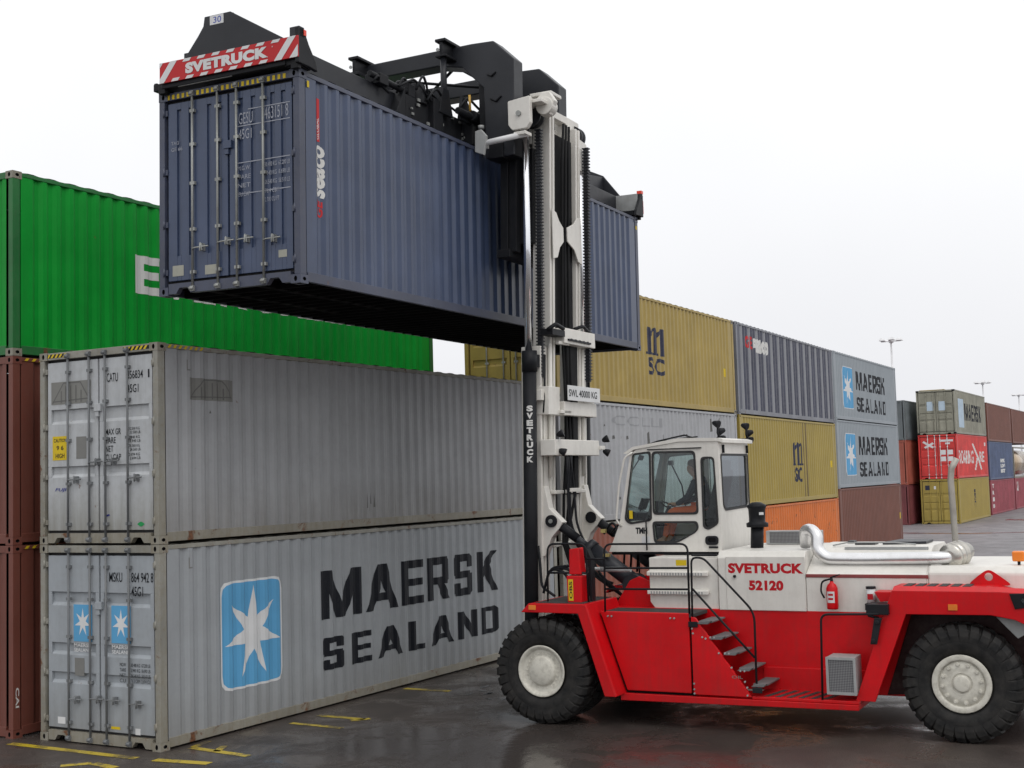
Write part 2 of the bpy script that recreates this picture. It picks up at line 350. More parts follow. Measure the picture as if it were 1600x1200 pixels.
# ------------------------------------------------------------------ setting
def tagk(o, kind, label=None):
    o['kind'] = kind
    if label: o['label'] = label
    return o
def make_ground():
    m, nt, ns, ls = nodes_of('wet_asphalt')
    out = N(ns, 'ShaderNodeOutputMaterial'); b = N(ns, 'ShaderNodeBsdfPrincipled'); ls.new(b.outputs[0], out.inputs[0])
    tc = N(ns, 'ShaderNodeTexCoord')
    big = N(ns, 'ShaderNodeTexNoise', Scale=.16, Detail=6.0, Roughness=.6, Distortion=.6); ls.new(tc.outputs['Object'], big.inputs['Vector'])
    mid = N(ns, 'ShaderNodeTexNoise', Scale=.9, Detail=7.0, Roughness=.65, Distortion=.4); ls.new(tc.outputs['Object'], mid.inputs['Vector'])
    fine = N(ns, 'ShaderNodeTexNoise', Scale=75.0, Detail=4.0, Roughness=.7); ls.new(tc.outputs['Object'], fine.inputs['Vector'])
    agg = N(ns, 'ShaderNodeTexVoronoi', Scale=60.0); ls.new(tc.outputs['Object'], agg.inputs['Vector'])
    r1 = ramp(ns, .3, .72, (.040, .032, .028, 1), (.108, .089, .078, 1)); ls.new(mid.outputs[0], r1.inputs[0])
    r2 = ramp(ns, .35, .72, (.45, .45, .45, 1), (1.5, 1.5, 1.5, 1)); ls.new(fine.outputs[0], r2.inputs[0])
    c = mixc(ns, ls, 1.0, r1.outputs[0], r2.outputs[0], 'MULTIPLY')
    r3 = ramp(ns, .42, .62, (0, 0, 0, 1), (.65, .65, .65, 1)); ls.new(big.outputs[0], r3.inputs[0])
    c = mixc(ns, ls, r3.outputs[0], c, (.04, .035, .034))
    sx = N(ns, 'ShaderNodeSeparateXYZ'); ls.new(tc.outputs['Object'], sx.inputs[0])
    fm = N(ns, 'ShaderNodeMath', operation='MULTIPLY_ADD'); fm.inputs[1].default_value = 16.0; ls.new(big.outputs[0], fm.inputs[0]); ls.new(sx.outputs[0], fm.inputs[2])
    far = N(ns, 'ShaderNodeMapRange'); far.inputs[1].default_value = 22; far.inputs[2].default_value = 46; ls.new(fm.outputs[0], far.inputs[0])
    rf_ = ramp(ns, .3, .75, (.12, .112, .12, 1), (.25, .238, .25, 1)); ls.new(mid.outputs[0], rf_.inputs[0])  # paler far asphalt: grazing sky reflection painted into the base colour
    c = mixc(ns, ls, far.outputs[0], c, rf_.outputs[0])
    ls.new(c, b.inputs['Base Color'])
    sm = N(ns, 'ShaderNodeMath', operation='ADD'); ls.new(big.outputs[0], sm.inputs[0]); ls.new(mid.outputs[0], sm.inputs[1])
    rr = ramp(ns, .86, 1.06, (.46, .46, .46, 1), (.13, .13, .13, 1))
    hf = N(ns, 'ShaderNodeMath', operation='MULTIPLY'); hf.inputs[1].default_value = .92; ls.new(sm.outputs[0], hf.inputs[0]); ls.new(hf.outputs[0], rr.inputs[0])
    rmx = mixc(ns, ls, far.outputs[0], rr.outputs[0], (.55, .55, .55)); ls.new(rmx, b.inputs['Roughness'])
    bs = ramp(ns, .86, 1.06, (.9, .9, .9, 1), (.05, .05, .05, 1)); ls.new(hf.outputs[0], bs.inputs[0])
    bp = N(ns, 'ShaderNodeBump', Distance=.006); ls.new(bs.outputs[0], bp.inputs['Strength'])
    ad = N(ns, 'ShaderNodeMath', operation='ADD'); ls.new(fine.outputs[0], ad.inputs[0]); ls.new(agg.outputs[0], ad.inputs[1]); ls.new(ad.outputs[0], bp.inputs['Height'])
    bp2 = N(ns, 'ShaderNodeBump', Strength=.25, Distance=.05); ls.new(mid.outputs[0], bp2.inputs['Height']); ls.new(bp2.outputs[0], bp.inputs['Normal'])
    ls.new(bp.outputs[0], b.inputs['Normal'])
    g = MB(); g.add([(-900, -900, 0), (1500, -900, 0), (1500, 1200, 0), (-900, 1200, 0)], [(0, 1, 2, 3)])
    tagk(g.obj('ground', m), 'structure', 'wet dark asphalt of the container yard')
make_ground()
def ymark():
    m, nt, ns, ls = nodes_of('yellow_road_paint')
    out = N(ns, 'ShaderNodeOutputMaterial'); b = N(ns, 'ShaderNodeBsdfPrincipled', Roughness=.35)
    tc = N(ns, 'ShaderNodeTexCoord'); n = N(ns, 'ShaderNodeTexNoise', Scale=22.0, Detail=8.0, Roughness=.75); ls.new(tc.outputs['Object'], n.inputs['Vector'])
    n2 = N(ns, 'ShaderNodeTexNoise', Scale=2.0, Detail=3.0); ls.new(tc.outputs['Object'], n2.inputs['Vector'])
    ad = N(ns, 'ShaderNodeMath', operation='ADD'); ls.new(n.outputs[0], ad.inputs[0]); ls.new(n2.outputs[0], ad.inputs[1])
    r = ramp(ns, .49, .58); hf = N(ns, 'ShaderNodeMath', operation='MULTIPLY'); hf.inputs[1].default_value = .5; ls.new(ad.outputs[0], hf.inputs[0]); ls.new(hf.outputs[0], r.inputs[0])
    c = mixc(ns, ls, r.outputs[0], (.52, .39, .03), (.07, .055, .04)); ls.new(c, b.inputs['Base Color']); ls.new(b.outputs[0], out.inputs[0])
    return m
YM = ymark()
def gline(name, pts, w, mat=YM):
    mb = MB()
    for (x0, y0), (x1, y1) in pts:
        d = Vector((x1 - x0, y1 - y0)).normalized(); nn = Vector((-d.y, d.x)) * w / 2
        mb.add([(x0 - nn.x, y0 - nn.y, .004), (x1 - nn.x, y1 - nn.y, .004), (x1 + nn.x, y1 + nn.y, .004), (x0 + nn.x, y0 + nn.y, .004)], [(0, 1, 2, 3)])
    return tagk(mb.obj(name, mat, fixn=False), 'structure', 'worn yellow bay marking painted on the asphalt')
gline('road_marking', [((-.39, 2.64), (-.44, .03))], .15)
gline('road_marking', [((-.42, -.29), (-.31, -1.18))], .17)
gline('road_marking', [((.40, -.20), (.27, -1.36))], .14)
gline('road_marking', [((.33, -.72), (.68, -.56)), ((.44, -.19), (.85, -.10))], .11)
gline('road_marking', [((-1.2, .66), (-.92, .38)), ((-.92, .34), (-1.0, -.15))], .15)
gline('road_marking', [((3.13, -.33), (3.12, -1.25)), ((2.95, -1.1), (3.2, -1.3))], .13)
gline('road_marking', [((2.44, -.34), (2.40, -1.35))], .12)
gline('road_marking', [((5.87, -.14), (5.9, -1.08))], .15)
PUD = paint('standing_water', (.012, .012, .013), rough=.04, dirt=0, streak=0, bump=0)
random.seed(21)
pu = MB()
for k in range(26):
    cx, cy = 6.9 + random.uniform(-1.5, 1.3), -2.0 + random.uniform(-.9, .6); ra, rb = random.uniform(.05, .16), random.uniform(.03, .09); n = 9
    pu.add([(cx + ra * math.cos(2 * PI * i / n) * random.uniform(.7, 1.2), cy + rb * math.sin(2 * PI * i / n) * random.uniform(.7, 1.2), .0035) for i in range(n)], [tuple(range(n))])
o_ = tagk(pu.obj('water', PUD, fixn=False), 'structure', 'small puddles on the asphalt in front of the starred container')
for k, (cx, cy, ra, rb) in enumerate(((9.5, -6.6, 1.5, .5), (14.5, -8.5, 1.8, .5))):
    pu = MB(); n = 40; random.seed(k + 5); ph = [random.uniform(0, 6.28) for _ in range(5)]
    pu.add([(cx + ra * math.cos(2 * PI * i / n) * (1 + .22 * math.sin(3 * 2 * PI * i / n + ph[0]) + .12 * math.sin(7 * 2 * PI * i / n + ph[1])), cy + rb * math.sin(2 * PI * i / n) * (1 + .25 * math.sin(2 * 2 * PI * i / n + ph[2]) + .12 * math.sin(9 * 2 * PI * i / n + ph[3])), .0035) for i in range(n)], [tuple(range(n))])
    tagk(pu.obj('water', PUD, fixn=False), 'structure', 'shallow puddle on the asphalt')
RP = paint('red_brown_stain', (.16, .04, .035), rough=.2, dirt=.5, streak=0, bump=0, dirtc=(.05, .04, .04))
def curveline(pts, w):
    mb = MB(); n = 26; P = []
    for i in range(n + 1):
        t = i / n * (len(pts) - 1); k = min(int(t), len(pts) - 2); f = t - k; f = f * f * (3 - 2 * f)
        P.append((pts[k][0] * (1 - f) + pts[k + 1][0] * f, pts[k][1] * (1 - f) + pts[k + 1][1] * f))
    for i in range(n):
        ww = w * (.6 + .8 * random.random()); mb.add([(P[i][0] - ww, P[i][1], .005), (P[i + 1][0] - ww, P[i + 1][1], .005), (P[i + 1][0] + ww, P[i + 1][1], .005), (P[i][0] + ww, P[i][1], .005)], [(0, 1, 2, 3)])
    return tagk(mb.obj('road_patch', RP, fixn=False), 'structure', 'dull red stain running across the wet yard')
curveline([(62, 4), (61, 0), (64, -6), (63, -14)], .35)
curveline([(80, 1), (78, -2), (80, -5)], .8)

# ------------------------------------------------------------------ shipping containers
L40, WD, HC, SD = 12.192, 2.438, 2.896, 2.591
PITCH = .278; FL = .072; SLP = .068; DEP = .036
def side_profile(length, a0=.30, a1=None, outer=.012):
    """breakpoints (a, depth) of the corrugation between posts"""
    a1 = length - a0 if a1 is None else a1
    n = int((a1 - a0) / PITCH); pts = [(.16, outer)]; a = a0 + ((a1 - a0) - n * PITCH) / 2
    for i in range(n):
        pts += [(a, outer), (a + SLP, outer + DEP), (a + SLP + .070, outer + DEP), (a + 2 * SLP + .070, outer)]; a += PITCH
    pts.append((length - .16, outer))
    return pts
def prof_at(pts, a):
    if a <= pts[0][0]: return pts[0][1]
    for (x0, y0), (x1, y1) in zip(pts, pts[1:]):
        if a <= x1: return y0 + (y1 - y0) * (a - x0) / max(1e-6, x1 - x0)
    return pts[-1][1]
PS = side_profile(L40); BK = [p[0] for p in PS]
PE = side_profile(WD, .22)
_cast = {}
def casting_mesh(mat):
    if mat.name in _cast: return _cast[mat.name]
    mb = MB(); X, Y, Z = .089, .081, .059
    def face(o, ua, ub, nrm, ha, hb, ra, rb):
        o, ua, ub, nrm = map(Vector, (o, ua, ub, nrm)); k = 12
        el = [(ra * math.cos(2 * PI * (i + .5) / k), rb * math.sin(2 * PI * (i + .5) / k)) for i in range(k)]
        def onrect(c, s_):
            t = min(ha / max(abs(c), 1e-6), hb / max(abs(s_), 1e-6)); return (c * t, s_ * t)
        rc = [onrect(a, b) for a, b in el]
        vs = [tuple(o + ua * a + ub * b) for a, b in rc] + [tuple(o + ua * a + ub * b) for a, b in el] + [tuple(o + ua * a + ub * b - nrm * .035) for a, b in el]
        mb.cur = 0; mb.add(vs, [(i, (i + 1) % k, k + (i + 1) % k, k + i) for i in range(k)])
        mb.cur = 1; mb.add(vs, [(k + i, k + (i + 1) % k, 2 * k + (i + 1) % k, 2 * k + i) for i in range(k)] + [tuple(range(2 * k, 3 * k))])
        cs = [(-ha, -hb), (ha, -hb), (ha, hb), (-ha, hb)]
        mb.cur = 0
        for c in cs:
            near = sorted(range(k), key=lambda i: (rc[i][0] - c[0]) ** 2 + (rc[i][1] - c[1]) ** 2)[:2]
            mb.add([tuple(o + ua * c[0] + ub * c[1])] + [tuple(o + ua * rc[i][0] + ub * rc[i][1]) for i in near], [(0, 1, 2)])
    face((-X, 0, 0), (0, -1, 0), (0, 0, 1), (-1, 0, 0), Y, Z, .026, .038); face((X, 0, 0), (0, 1, 0), (0, 0, 1), (1, 0, 0), Y, Z, .026, .038)
    face((0, -Y, 0), (1, 0, 0), (0, 0, 1), (0, -1, 0), X, Z, .038, .026); face((0, Y, 0), (-1, 0, 0), (0, 0, 1), (0, 1, 0), X, Z, .038, .026)
    face((0, 0, Z), (1, 0, 0), (0, 1, 0), (0, 0, 1), X, Y, .05, .03); face((0, 0, -Z), (1, 0, 0), (0, -1, 0), (0, 0, -1), X, Y, .05, .03)
    me = bpy.data.meshes.new('corner_casting'); me.from_pydata(mb.v, [], mb.f)
    me.materials.append(mat); me.materials.append(M['dark'])
    for p, mi in zip(me.polygons, mb.mi): p.material_index = mi
    _cast[mat.name] = me; return me
def corr_wall(axis, prof, z0, z1, flip, other):
    """folded sheet; axis 'x': runs along x at y=prof; axis 'y': runs along y"""
    mb = MB(); vs = []; fs = []
    for i, (a, d) in enumerate(prof):
        dd = other - d if flip else d
        for z in (z0, z1): vs.append((a, dd, z) if axis == 'x' else (dd, a, z))
        if i: k = 2 * i; fs.append((k - 2, k, k + 1, k - 1))
    mb.add(vs, fs); return mb
def container(label, org, yaw, H, mat, railmat=None, castmat=None, door=None, rot=None, doormat=None, group=None, length=L40, bars='galv', detail=1, under=False, barrows=None, stripes=None, lockz=(.95, 1.2)):
    railmat = railmat or mat; castmat = castmat or railmat; doormat = doormat or mat
    r = empty('shipping_container', org, rot or (0, 0, yaw), label, 'shipping container', 'shipping containers in the yard')
    L = length; prof = PS if L == L40 else side_profile(L)
    fr = MB(); cz = .118
    for x0, x1 in ((.0, .14), (L - .14, L)):
        for y0, y1 in ((.002, .10), (WD - .10, WD - .002)): fr.box(x0, x1, y0, y1, cz, H - cz)
    for y0, y1 in ((.004, .062), (WD - .062, WD - .004)):
        fr.box(.172, L - .172, y0, y1, H - .075, H - .012)
        fr.box(.172, L - .172, y0, y1, .03, .165)
    for x0, x1 in ((.004, .09), (L - .09, L - .004)):
        fr.box(x0, x1, .165, WD - .165, H - .115, H - .008); 
        if x0 < 1 and door:   # sill with forklift style cut-outs
            plate(fr, [(.165, .02), (.30, .02), (.36, .10), (.50, .10), (.56, .02), (WD - .56, .02), (WD - .50, .10), (WD - .36, .10), (WD - .30, .02), (WD - .165, .02), (WD - .165, .165), (.165, .165)], [], lambda a, b, t: (t, a, b), x0, x1)
        else: fr.box(x0, x1, .165, WD - .165, .02, .165)
    fr.obj('frame', railmat, r, bevel=.006 if detail else 0)
    corr_wall('x', prof, .14, H - .05, False, 0).obj('side_wall', mat, r, fixn=False)
    corr_wall('x', prof, .14, H - .05, True, WD).obj('side_wall', mat, r, fixn=False)
    corr_wall('y', PE, .14, H - .05, True, L - .01).obj('end_wall', mat, r, fixn=False)
    # roof with shallow cross folds
    rf = MB(); vs = []; fs = []; n = int((L - .4) / .105); k = 0
    for i in range(n + 1):
        x = .2 + i * (L - .4) / n; z = H - .012 + (.013 if i % 4 in (1, 2) else 0)
        vs += [(x, .012, z - (.0)), (x, WD - .012, z)]
        if i: fs.append((2 * i - 2, 2 * i, 2 * i + 1, 2 * i - 1))
    rf.add(vs, fs); rf.box(.09, .2, .03, WD - .03, H - .03, H - .012); rf.box(L - .2, L - .09, .03, WD - .03, H - .03, H - .012)
    rf.obj('roof', railmat, r, fixn=False)
    fl = MB(); fl.box(.1, L - .1, .065, WD - .065, .13, .16)
    if under:
        x = .45
        while x < L - .4:
            fl.box(x, x + .045, .062, WD - .062, .02, .13); x += .31
        fl.box(.1, 3.2, .72, .86, .03, .128); fl.box(.1, 3.2, WD - .86, WD - .72, .03, .128)
    fl.obj('underframe', M['dark'] if under else railmat, r)
    cm = casting_mesh(castmat)
    for x in (.085, L - .085):
        for y in (.079, WD - .079):
            for z in (.059, H - .059):
                if not detail and (y > 1): continue
                o = bpy.data.objects.new('corner_casting', cm); COL.objects.link(o); o.parent = r; o.location = (x, y, z)
    if not door:
        corr_wall('y', PE, .14, H - .05, False, 0).obj('end_wall', mat, r, fixn=False)
        return r
    gk = MB(); gk.box(.086, .096, .10, WD - .10, .165, H - .115); gk.obj('door_gasket', M['gasket'], r)
    xs = (.030, .082)
    for sgn, (y0, y1) in ((1, (WD / 2 + .016, WD - .142)), (-1, (.142, WD / 2 - .016))):
        dm = MB(); z0, z1 = .205, H - .158
        if door == 'panel':
            dm.box(.072, .084, y0, y1, z0, z1)
            cuts = barrows or [(1.78, 2.0), (1.30, 1.42), (.82, 1.0)]
            a, b = y0 + .05, y1 - .05
            lev = sorted([z0] + [c for ab in cuts for c in ab] + [z1])
            for i in range(0, len(lev), 2): dm.box(xs[0], .072, y0, y1, lev[i], lev[i + 1])
            for c0, c1 in cuts:
                dm.box(xs[0], .072, y0, y0 + .07, c0, c1); dm.box(xs[0], .072, y1 - .07, y1, c0, c1)
                dm.prism([(xs[0] + .004, c0), (.072, c0), (.072, c0 + .05)], 'y', y0 + .07, y1 - .07)
        else:
            w = y1 - y0; gs = [(y0 + w * f0, y0 + w * f1) for f0, f1 in ((.10, .17), (.27, .34), (.58, .65), (.78, .85))]
            dm.box(.056, .074, y0, y1, z0, z1); e = [y0] + [c for g in gs for c in g] + [y1]
            for i in range(0, len(e), 2): dm.box(xs[0], .056, e[i], e[i + 1], z0, z1)
            for g0, g1 in gs: dm.box(xs[0], .056, g0, g1, z0, .55); dm.box(xs[0], .056, g0, g1, z1 - .1, z1)
        d = dm.obj('door', doormat, r, bevel=.005 if detail > 1 else 0)
        if detail > 0:
            w = y1 - y0
            for q, f in enumerate((.25, .66) if sgn < 0 else (.36, .76)):
                y = y0 + w * f; y = {(1, 0): 1.386, (1, 1): 1.832, (-1, 0): .601, (-1, 1): 1.055}[(sgn, q)]
                b_ = MB(); b_.cyl((-.006, y, .07), (-.006, y, H - .06), .017, n=8)
                for z in (.30, .9, 1.55, 2.1, H - .32):
                    b_.box(-.014, .032, y - .042, y + .042, z - .022, z + .022)
                for z in (.055, H - .09): b_.box(-.03, .03, y - .035, y + .03, z - .02, z + .05)
                for z in (.07, H - .075): b_.cyl((-.02, y - .03, z), (-.02, y + .04, z), .03, n=8)
                b_.obj('locking_bar', M[bars] if isinstance(bars, str) else bars, d)
                if detail > 1:
                    hz = lockz[0] if (q + (sgn > 0)) % 2 == 0 else lockz[1]
                    h = MB(); s2 = -1 if (q == 1) == (sgn > 0) else -1
                    h.tube([(-.02, y, hz), (-.035, y - .06, hz + .01), (-.035, y - .30, hz + .015)], .011, 6)
                    h.box(-.045, .03, y - .20, y - .15, hz - .04, hz + .06); h.cyl((-.05, y - .175, hz - .05), (-.05, y - .175, hz + .07), .009, n=6)
                    h.obj('handle', M['galv'] if not isinstance(bars, str) or bars == 'galv' else M[bars], d)
            if detail > 1:
                ye = y1 if sgn > 0 else y0
                for z in (.32, 1.0, 1.75, H - .3):
                    hg = MB(); hg.box(.012, .033, min(ye, ye + sgn * .1) - (.06 if sgn < 0 else .0) * 0, max(ye, ye + sgn * .1), z - .03, z + .05)
                    hg.cyl((.004, ye + sgn * .055, z - .05), (.004, ye + sgn * .055, z + .07), .016, n=8)
                    hg.obj('hinge', railmat, d)
    if detail > 1:
        k = MB(); k.box(-.012, .03, WD / 2 - .075, WD / 2 + .06, 1.96, 2.07); k.box(0, .03, WD / 2 - .02, WD / 2 + .05, 1.88, 1.96); k.obj('door_retainer', doormat, r, bevel=.004)
    if stripes:
        st = D2(); zz0, zz1 = stripes[0], stripes[1]
        for (s0, s1) in stripes[2]:
            st.rect(s0, s1, zz0, zz1, 0, 0); x = s0 - .02
            while x < s1 - .05:
                lo = max(x, s0); hi = min(x + .045, s1)
                st.poly([(max(s0, x), zz0), (max(s0, x + .042), zz0), (min(s1, x + .085), zz1), (min(s1, x + .043), zz1)], 1, 1); x += .085
        st.obj('warning_stripe', [M['txt_black'], M['yellow']], r, lambda a, b, o: (.004 - o, WD - a, b))
    return r
def side_surf(prof=PS):
    return lambda a, b, o: (a, prof_at(prof, a) - o, b)
def door_surf(a, b, o): return (.029 - o, WD - a, b)     # a runs left to right as seen from outside

CGREY = paint('container_grey', (.315, .335, .355), rough=.5, dirt=.12, rust=.10, streak=.2, bump=.3, fade=.08, base_dirt=.35)
CGREY2 = paint('container_grey_worn', (.345, .355, .37), rough=.5, dirt=.15, rust=.12, streak=.25, bump=.35, fade=.1, base_dirt=.5)
CDOOR = paint('container_door_grey', (.47, .49, .51), rough=.48, dirt=.3, rust=.3, streak=.45, fade=.08, base_dirt=.8, dirtc=(.2, .19, .15))
CDOOR2 = paint('container_door_steel', (.34, .37, .40), rough=.48, dirt=.2, rust=.1, streak=.3, fade=.08, base_dirt=.4)
CRAIL = paint('container_rail_grey', (.27, .265, .235), rough=.55, dirt=.6, rust=.72, streak=.5, base_dirt=.3, dirtc=(.2, .16, .09))
CGREEN = paint('container_green', (.0, .30, .028), rough=.45, spec=.2, dirt=.03, rust=.12, streak=.32, fade=.14, bump=.3, dirtc=(.05, .1, .04))
CGRAIL = paint('container_green_rail', (.01, .15, .03), rough=.45, dirt=.2, rust=.6, streak=.3)
CBROWN = paint('container_brown', (.165, .05, .034), rough=.45, dirt=.12, rust=.1, streak=.3, fade=.12)
CBROWN2 = paint('container_brown_far', (.17, .062, .042), rough=.5, dirt=.1, rust=.1, streak=.3, fade=.12)
CBLUE = paint('container_blue', (.043, .064, .126), rough=.3, dirt=.06, rust=.0, streak=.35, fade=.18, bump=.35, dirtc=(.2, .2, .22))
CBLUER = paint('container_blue_rail', (.05, .06, .10), rough=.4, dirt=.25, rust=.12, streak=.3)
CGOLD = paint('container_gold', (.38, .275, .07), rough=.45, dirt=.15, rust=.2, streak=.3, fade=.12, dirtc=(.3, .25, .12))
CGOLD2 = paint('container_mustard', (.36, .27, .055), rough=.45, dirt=.12, rust=.1, streak=.3, fade=.08)
CLGREY = paint('container_light_grey', (.40, .41, .43), rough=.5, dirt=.2, rust=.2, streak=.35, fade=.06, base_dirt=.3)
CORANGE = paint('container_orange', (.66, .16, .02), rough=.45, dirt=.2, rust=.6, streak=.45, fade=.12)
CNAVY = paint('container_navy', (.048, .053, .085), rough=.45, dirt=.35, rust=.05, streak=.5, fade=.2, dirtc=(.3, .3, .32))
CNAVYR = paint('container_navy_rail', (.2, .21, .24), rough=.5, dirt=.4, rust=.3, streak=.3)
CMAE = paint('container_blue_grey', (.29, .325, .355), rough=.5, dirt=.1, rust=.05, streak=.2, fade=.06)
CTEAL = paint('container_slate', (.13, .15, .16), rough=.5, dirt=.2, streak=.3)
CTER = paint('container_terracotta', (.34, .08, .05), rough=.5, dirt=.15, streak=.3)
CMAR = paint('container_maroon', (.16, .03, .035), rough=.5, dirt=.15, streak=.3)
CMAR2 = paint('container_crimson', (.3, .05, .07), rough=.5, dirt=.15, streak=.3)
COLIV = paint('container_khaki_grey', (.27, .265, .21), rough=.5, dirt=.25, rust=.2, streak=.3)
CRED = paint('container_red', (.62, .035, .03), rough=.45, dirt=.1, streak=.2)
CNAV2 = paint('container_dark_blue', (.07, .10, .19), rough=.5, dirt=.1, streak=.2)

# --- front stack (two grey containers)
a_low = container('grey container on the asphalt with a big light blue star logo on its long side', (0, 0, 0), 0, HC, CGREY, CRAIL, door='panel', doormat=CDOOR2, detail=2, barrows=[(2.0, 2.2), (1.28, 1.45), (.86, 1.02)], bars='doorbar', lockz=(.63, .66))
d = D2(); emblem(d, 1.29, 2.72, .62, 2.26, 0, 1, r=.2, bw=.035); d.obj('star_logo', [M['signwhite'], M['skyblue']], a_low, side_surf(), BK)
d = D2(); block_text(d, 'MAERSK', 3.70, 9.54, 1.44, 2.245); block_text(d, 'SEALAND', 3.73, 9.54, .60, 1.13, gap=.2)
d.obj('lettering', M['txt_black'], a_low, side_surf(), BK)
d = D2()
for a0 in (WD - 1.757, WD - .98):
    d = D2(); d.rect(a0, a0 + .385, 1.48, 2.02, 1, 1); star(d, a0 + .19, 1.76, .17, .21, 0, 2)
    d.text('MAERSK', a0 + .01, a0 + .37, 1.40, 1.455, 0, 2, .02); d.text('SEALAND', a0 + .01, a0 + .37, 1.33, 1.385, 0, 2, .02)
    d.obj('star_logo', [M['signwhite'], M['skyblue']], a_low, door_surf)
d = D2(); d.text('MSKU', 1.42, 1.68, 2.36, 2.50, 0, 1, .005); d.text('864 942 8', 1.86, 2.29, 2.36, 2.50, 0, 1, .005); d.text('45G1', 1.86, 2.09, 2.16, 2.30, 0, 1, .005)
for i, (q, w_) in enumerate((('MGW', '30.480 KG  67.200 LB'), ('TARE', '3.940 KG  8.690 LB'), ('NET', '26.540 KG  58.510 LB'), ('CU', '76.3 CBM  2.694 CU'))):
    d.text(q, 1.62, 1.74, 1.155 - i * .075, 1.205 - i * .075, 0, 1); d.text(w_, 1.84, 2.22, 1.155 - i * .075, 1.205 - i * .075, 0, 1)
d.obj('lettering', M['txt_black'], a_low, door_surf)
d = D2(); d.rect(.70, .90, .98, 1.24, 0, 0); d.rect(.34, .50, .26, .36, 1, 0); d.rect(1.92, 2.02, .20, .29, 1, 0); d.rect(1.44, 1.62, .25, .29, 2, 0)
d.each('data_plate', [M['txt_faint'], M['signwhite'], M['yellow']], a_low, door_surf)

a_up = container('worn pale grey container stacked on the starred one, faint bridge shaped mark on its side', (0, 0, HC + .008), 0, HC, CGREY2, CRAIL, door='panel', doormat=CDOOR, detail=2, barrows=[(1.80, 2.02), (1.00, 1.16)], bars='doorbar', stripes=(HC - .085, HC - .03, [(.17, .62), (1.75, WD - .165)]))
def bridge(d, a0, a1, b0, b1, m0, m1):
    d.rect(a0 - .03, a1 + .03, b0 - .02, b1 + .02, m0, 0); w = a1 - a0; h = b1 - b0; t = .018
    def ln(x0, y0, x1, y1, k):
        dx, dy = x1 - x0, y1 - y0; l = math.hypot(dx, dy); nx, ny = -dy / l * t / 2, dx / l * t / 2
        d.poly([(x0 - nx, y0 - ny), (x1 - nx, y1 - ny), (x1 + nx, y1 + ny), (x0 + nx, y0 + ny)], m1, k)
    ln(a0, b0 + .08 * h, a1, b0 + .16 * h, 1); ln(a0, b0, a0 + .3 * w, b1, 1.3); ln(a0 + .3 * w, b1, a0 + .76 * w, b1, 1.6); ln(a0 + .76 * w, b1, a1, b0 + .1 * h, 1.9)
    for i, f in enumerate((.24, .36, .5, .64, .78)): ln(a0 + f * w, b0, a0 + f * w, b0 + h * (.85 if f not in (.24, .78) else .6), 2.2 + .3 * i)
M['ghost'] = decal('ghost_patch', (.25, .25, .235), worn=.1); M['ghost2'] = decal('ghost_line', (.15, .15, .145), worn=.1)
d = D2(); bridge(d, .69, 1.6, 2.11, 2.40, 0, 1); d.obj('bridge_mark', [M['ghost'], M['ghost2']], a_up, side_surf(), BK)
d = D2(); bridge(d, .25, 1.03, 2.12, 2.42, 0, 1); d.obj('bridge_mark', [M['ghost'], M['ghost2']], a_up, door_surf)
d = D2(); d.text('CATU', 1.39, 1.62, 2.38, 2.51, 0, 1, .005); d.text('856834', 1.80, 2.12, 2.40, 2.52, 0, 1, .005); d.text('45G1', 1.80, 2.03, 2.20, 2.32, 0, 1, .005)
d.text('1', 2.22, 2.25, 2.40, 2.52, 0, 1, .005)
for i, (q, w_) in enumerate((('MAX GR', '32.500'), ('TARE', '3.940'), ('NET', '28.560'), ('CU CAP', '2.694'))):
    d.text(q, 1.36, 1.36 + .052 * len(q), 1.60 - i * .125, 1.69 - i * .125, 0, 1, .004)
    d.text(w_ + ' KG', 1.83, 2.05, 1.655 - i * .125, 1.695 - i * .125, 0, 1); d.text(w_ + ' LB', 1.85, 2.06, 1.60 - i * .125, 1.64 - i * .125, 0, 1)
d.obj('lettering', M['txt_black'], a_up, door_surf)
d = D2(); d.rect(.245, .56, 1.26, 1.62, 0, 0); d.rect(.75, .96, 1.27, 1.60, 2, 0)
d.text('CAUTION', .27, .54, 1.53, 1.585, 1, 1, .02); d.text('9 6', .33, .48, 1.41, 1.48, 1, 1, .02); d.text('HIGH', .31, .50, 1.29, 1.36, 1, 1, .02)
d.obj('caution_label', [M['yellow'], M['txt_black'], M['txt_faint']], a_up, door_surf)
M['gmark'] = decal('green_mark', (.02, .35, .1)); M['bmark'] = decal('blue_mark', (.03, .04, .3))
d = D2(); d.poly(round_poly([(1.98, .29), (2.06, .25), (2.14, .29), (2.06, .33)], .02, 2), 0, 1); d.text('FUJI', .30, .54, .78, .84, 1, 1, .01, shear=.2)
d.poly([(1.36, .40), (1.44, .42), (1.43, .44), (1.36, .43)], 1, 1); d.obj('paint_mark', [M['gmark'], M['bmark']], a_up, door_surf)
for c_ in (a_low, a_up):
    d = D2(); d.poly([(.60, 2.52), (.62, 2.52), (.62, 2.68), (.60, 2.68)], 0, 1); d.poly([(.62, 2.52), (.68, 2.52), (.68, 2.54), (.62, 2.54)], 0, 1)
    d.obj('lashing_mark', M['txt_faint'], c_, side_surf(), BK)
d = D2(); s_ = HC - .068
x = .2
while x < .95: d.poly([(x, s_), (x + .05, s_), (x + .09, s_ + .05), (x + .04, s_ + .05)], 0, 0); x += .11
d.obj('warning_stripe', M['yellow'], a_up, lambda a, b, o: (a, .003 - o, b))
d = D2()
for (x, z, h_) in ((5.05, .35, .28), (5.2, .42, .2), (5.12, .3, .12), (5.28, .36, .24), (1.1, 1.9, .05), (3.2, 1.0, .03)): d.poly([(x, z), (x + .03, z), (x + .015, z + h_)], 0, 0)
d.obj('scratch_mark', M['ghost2'], a_up, side_surf(), BK)

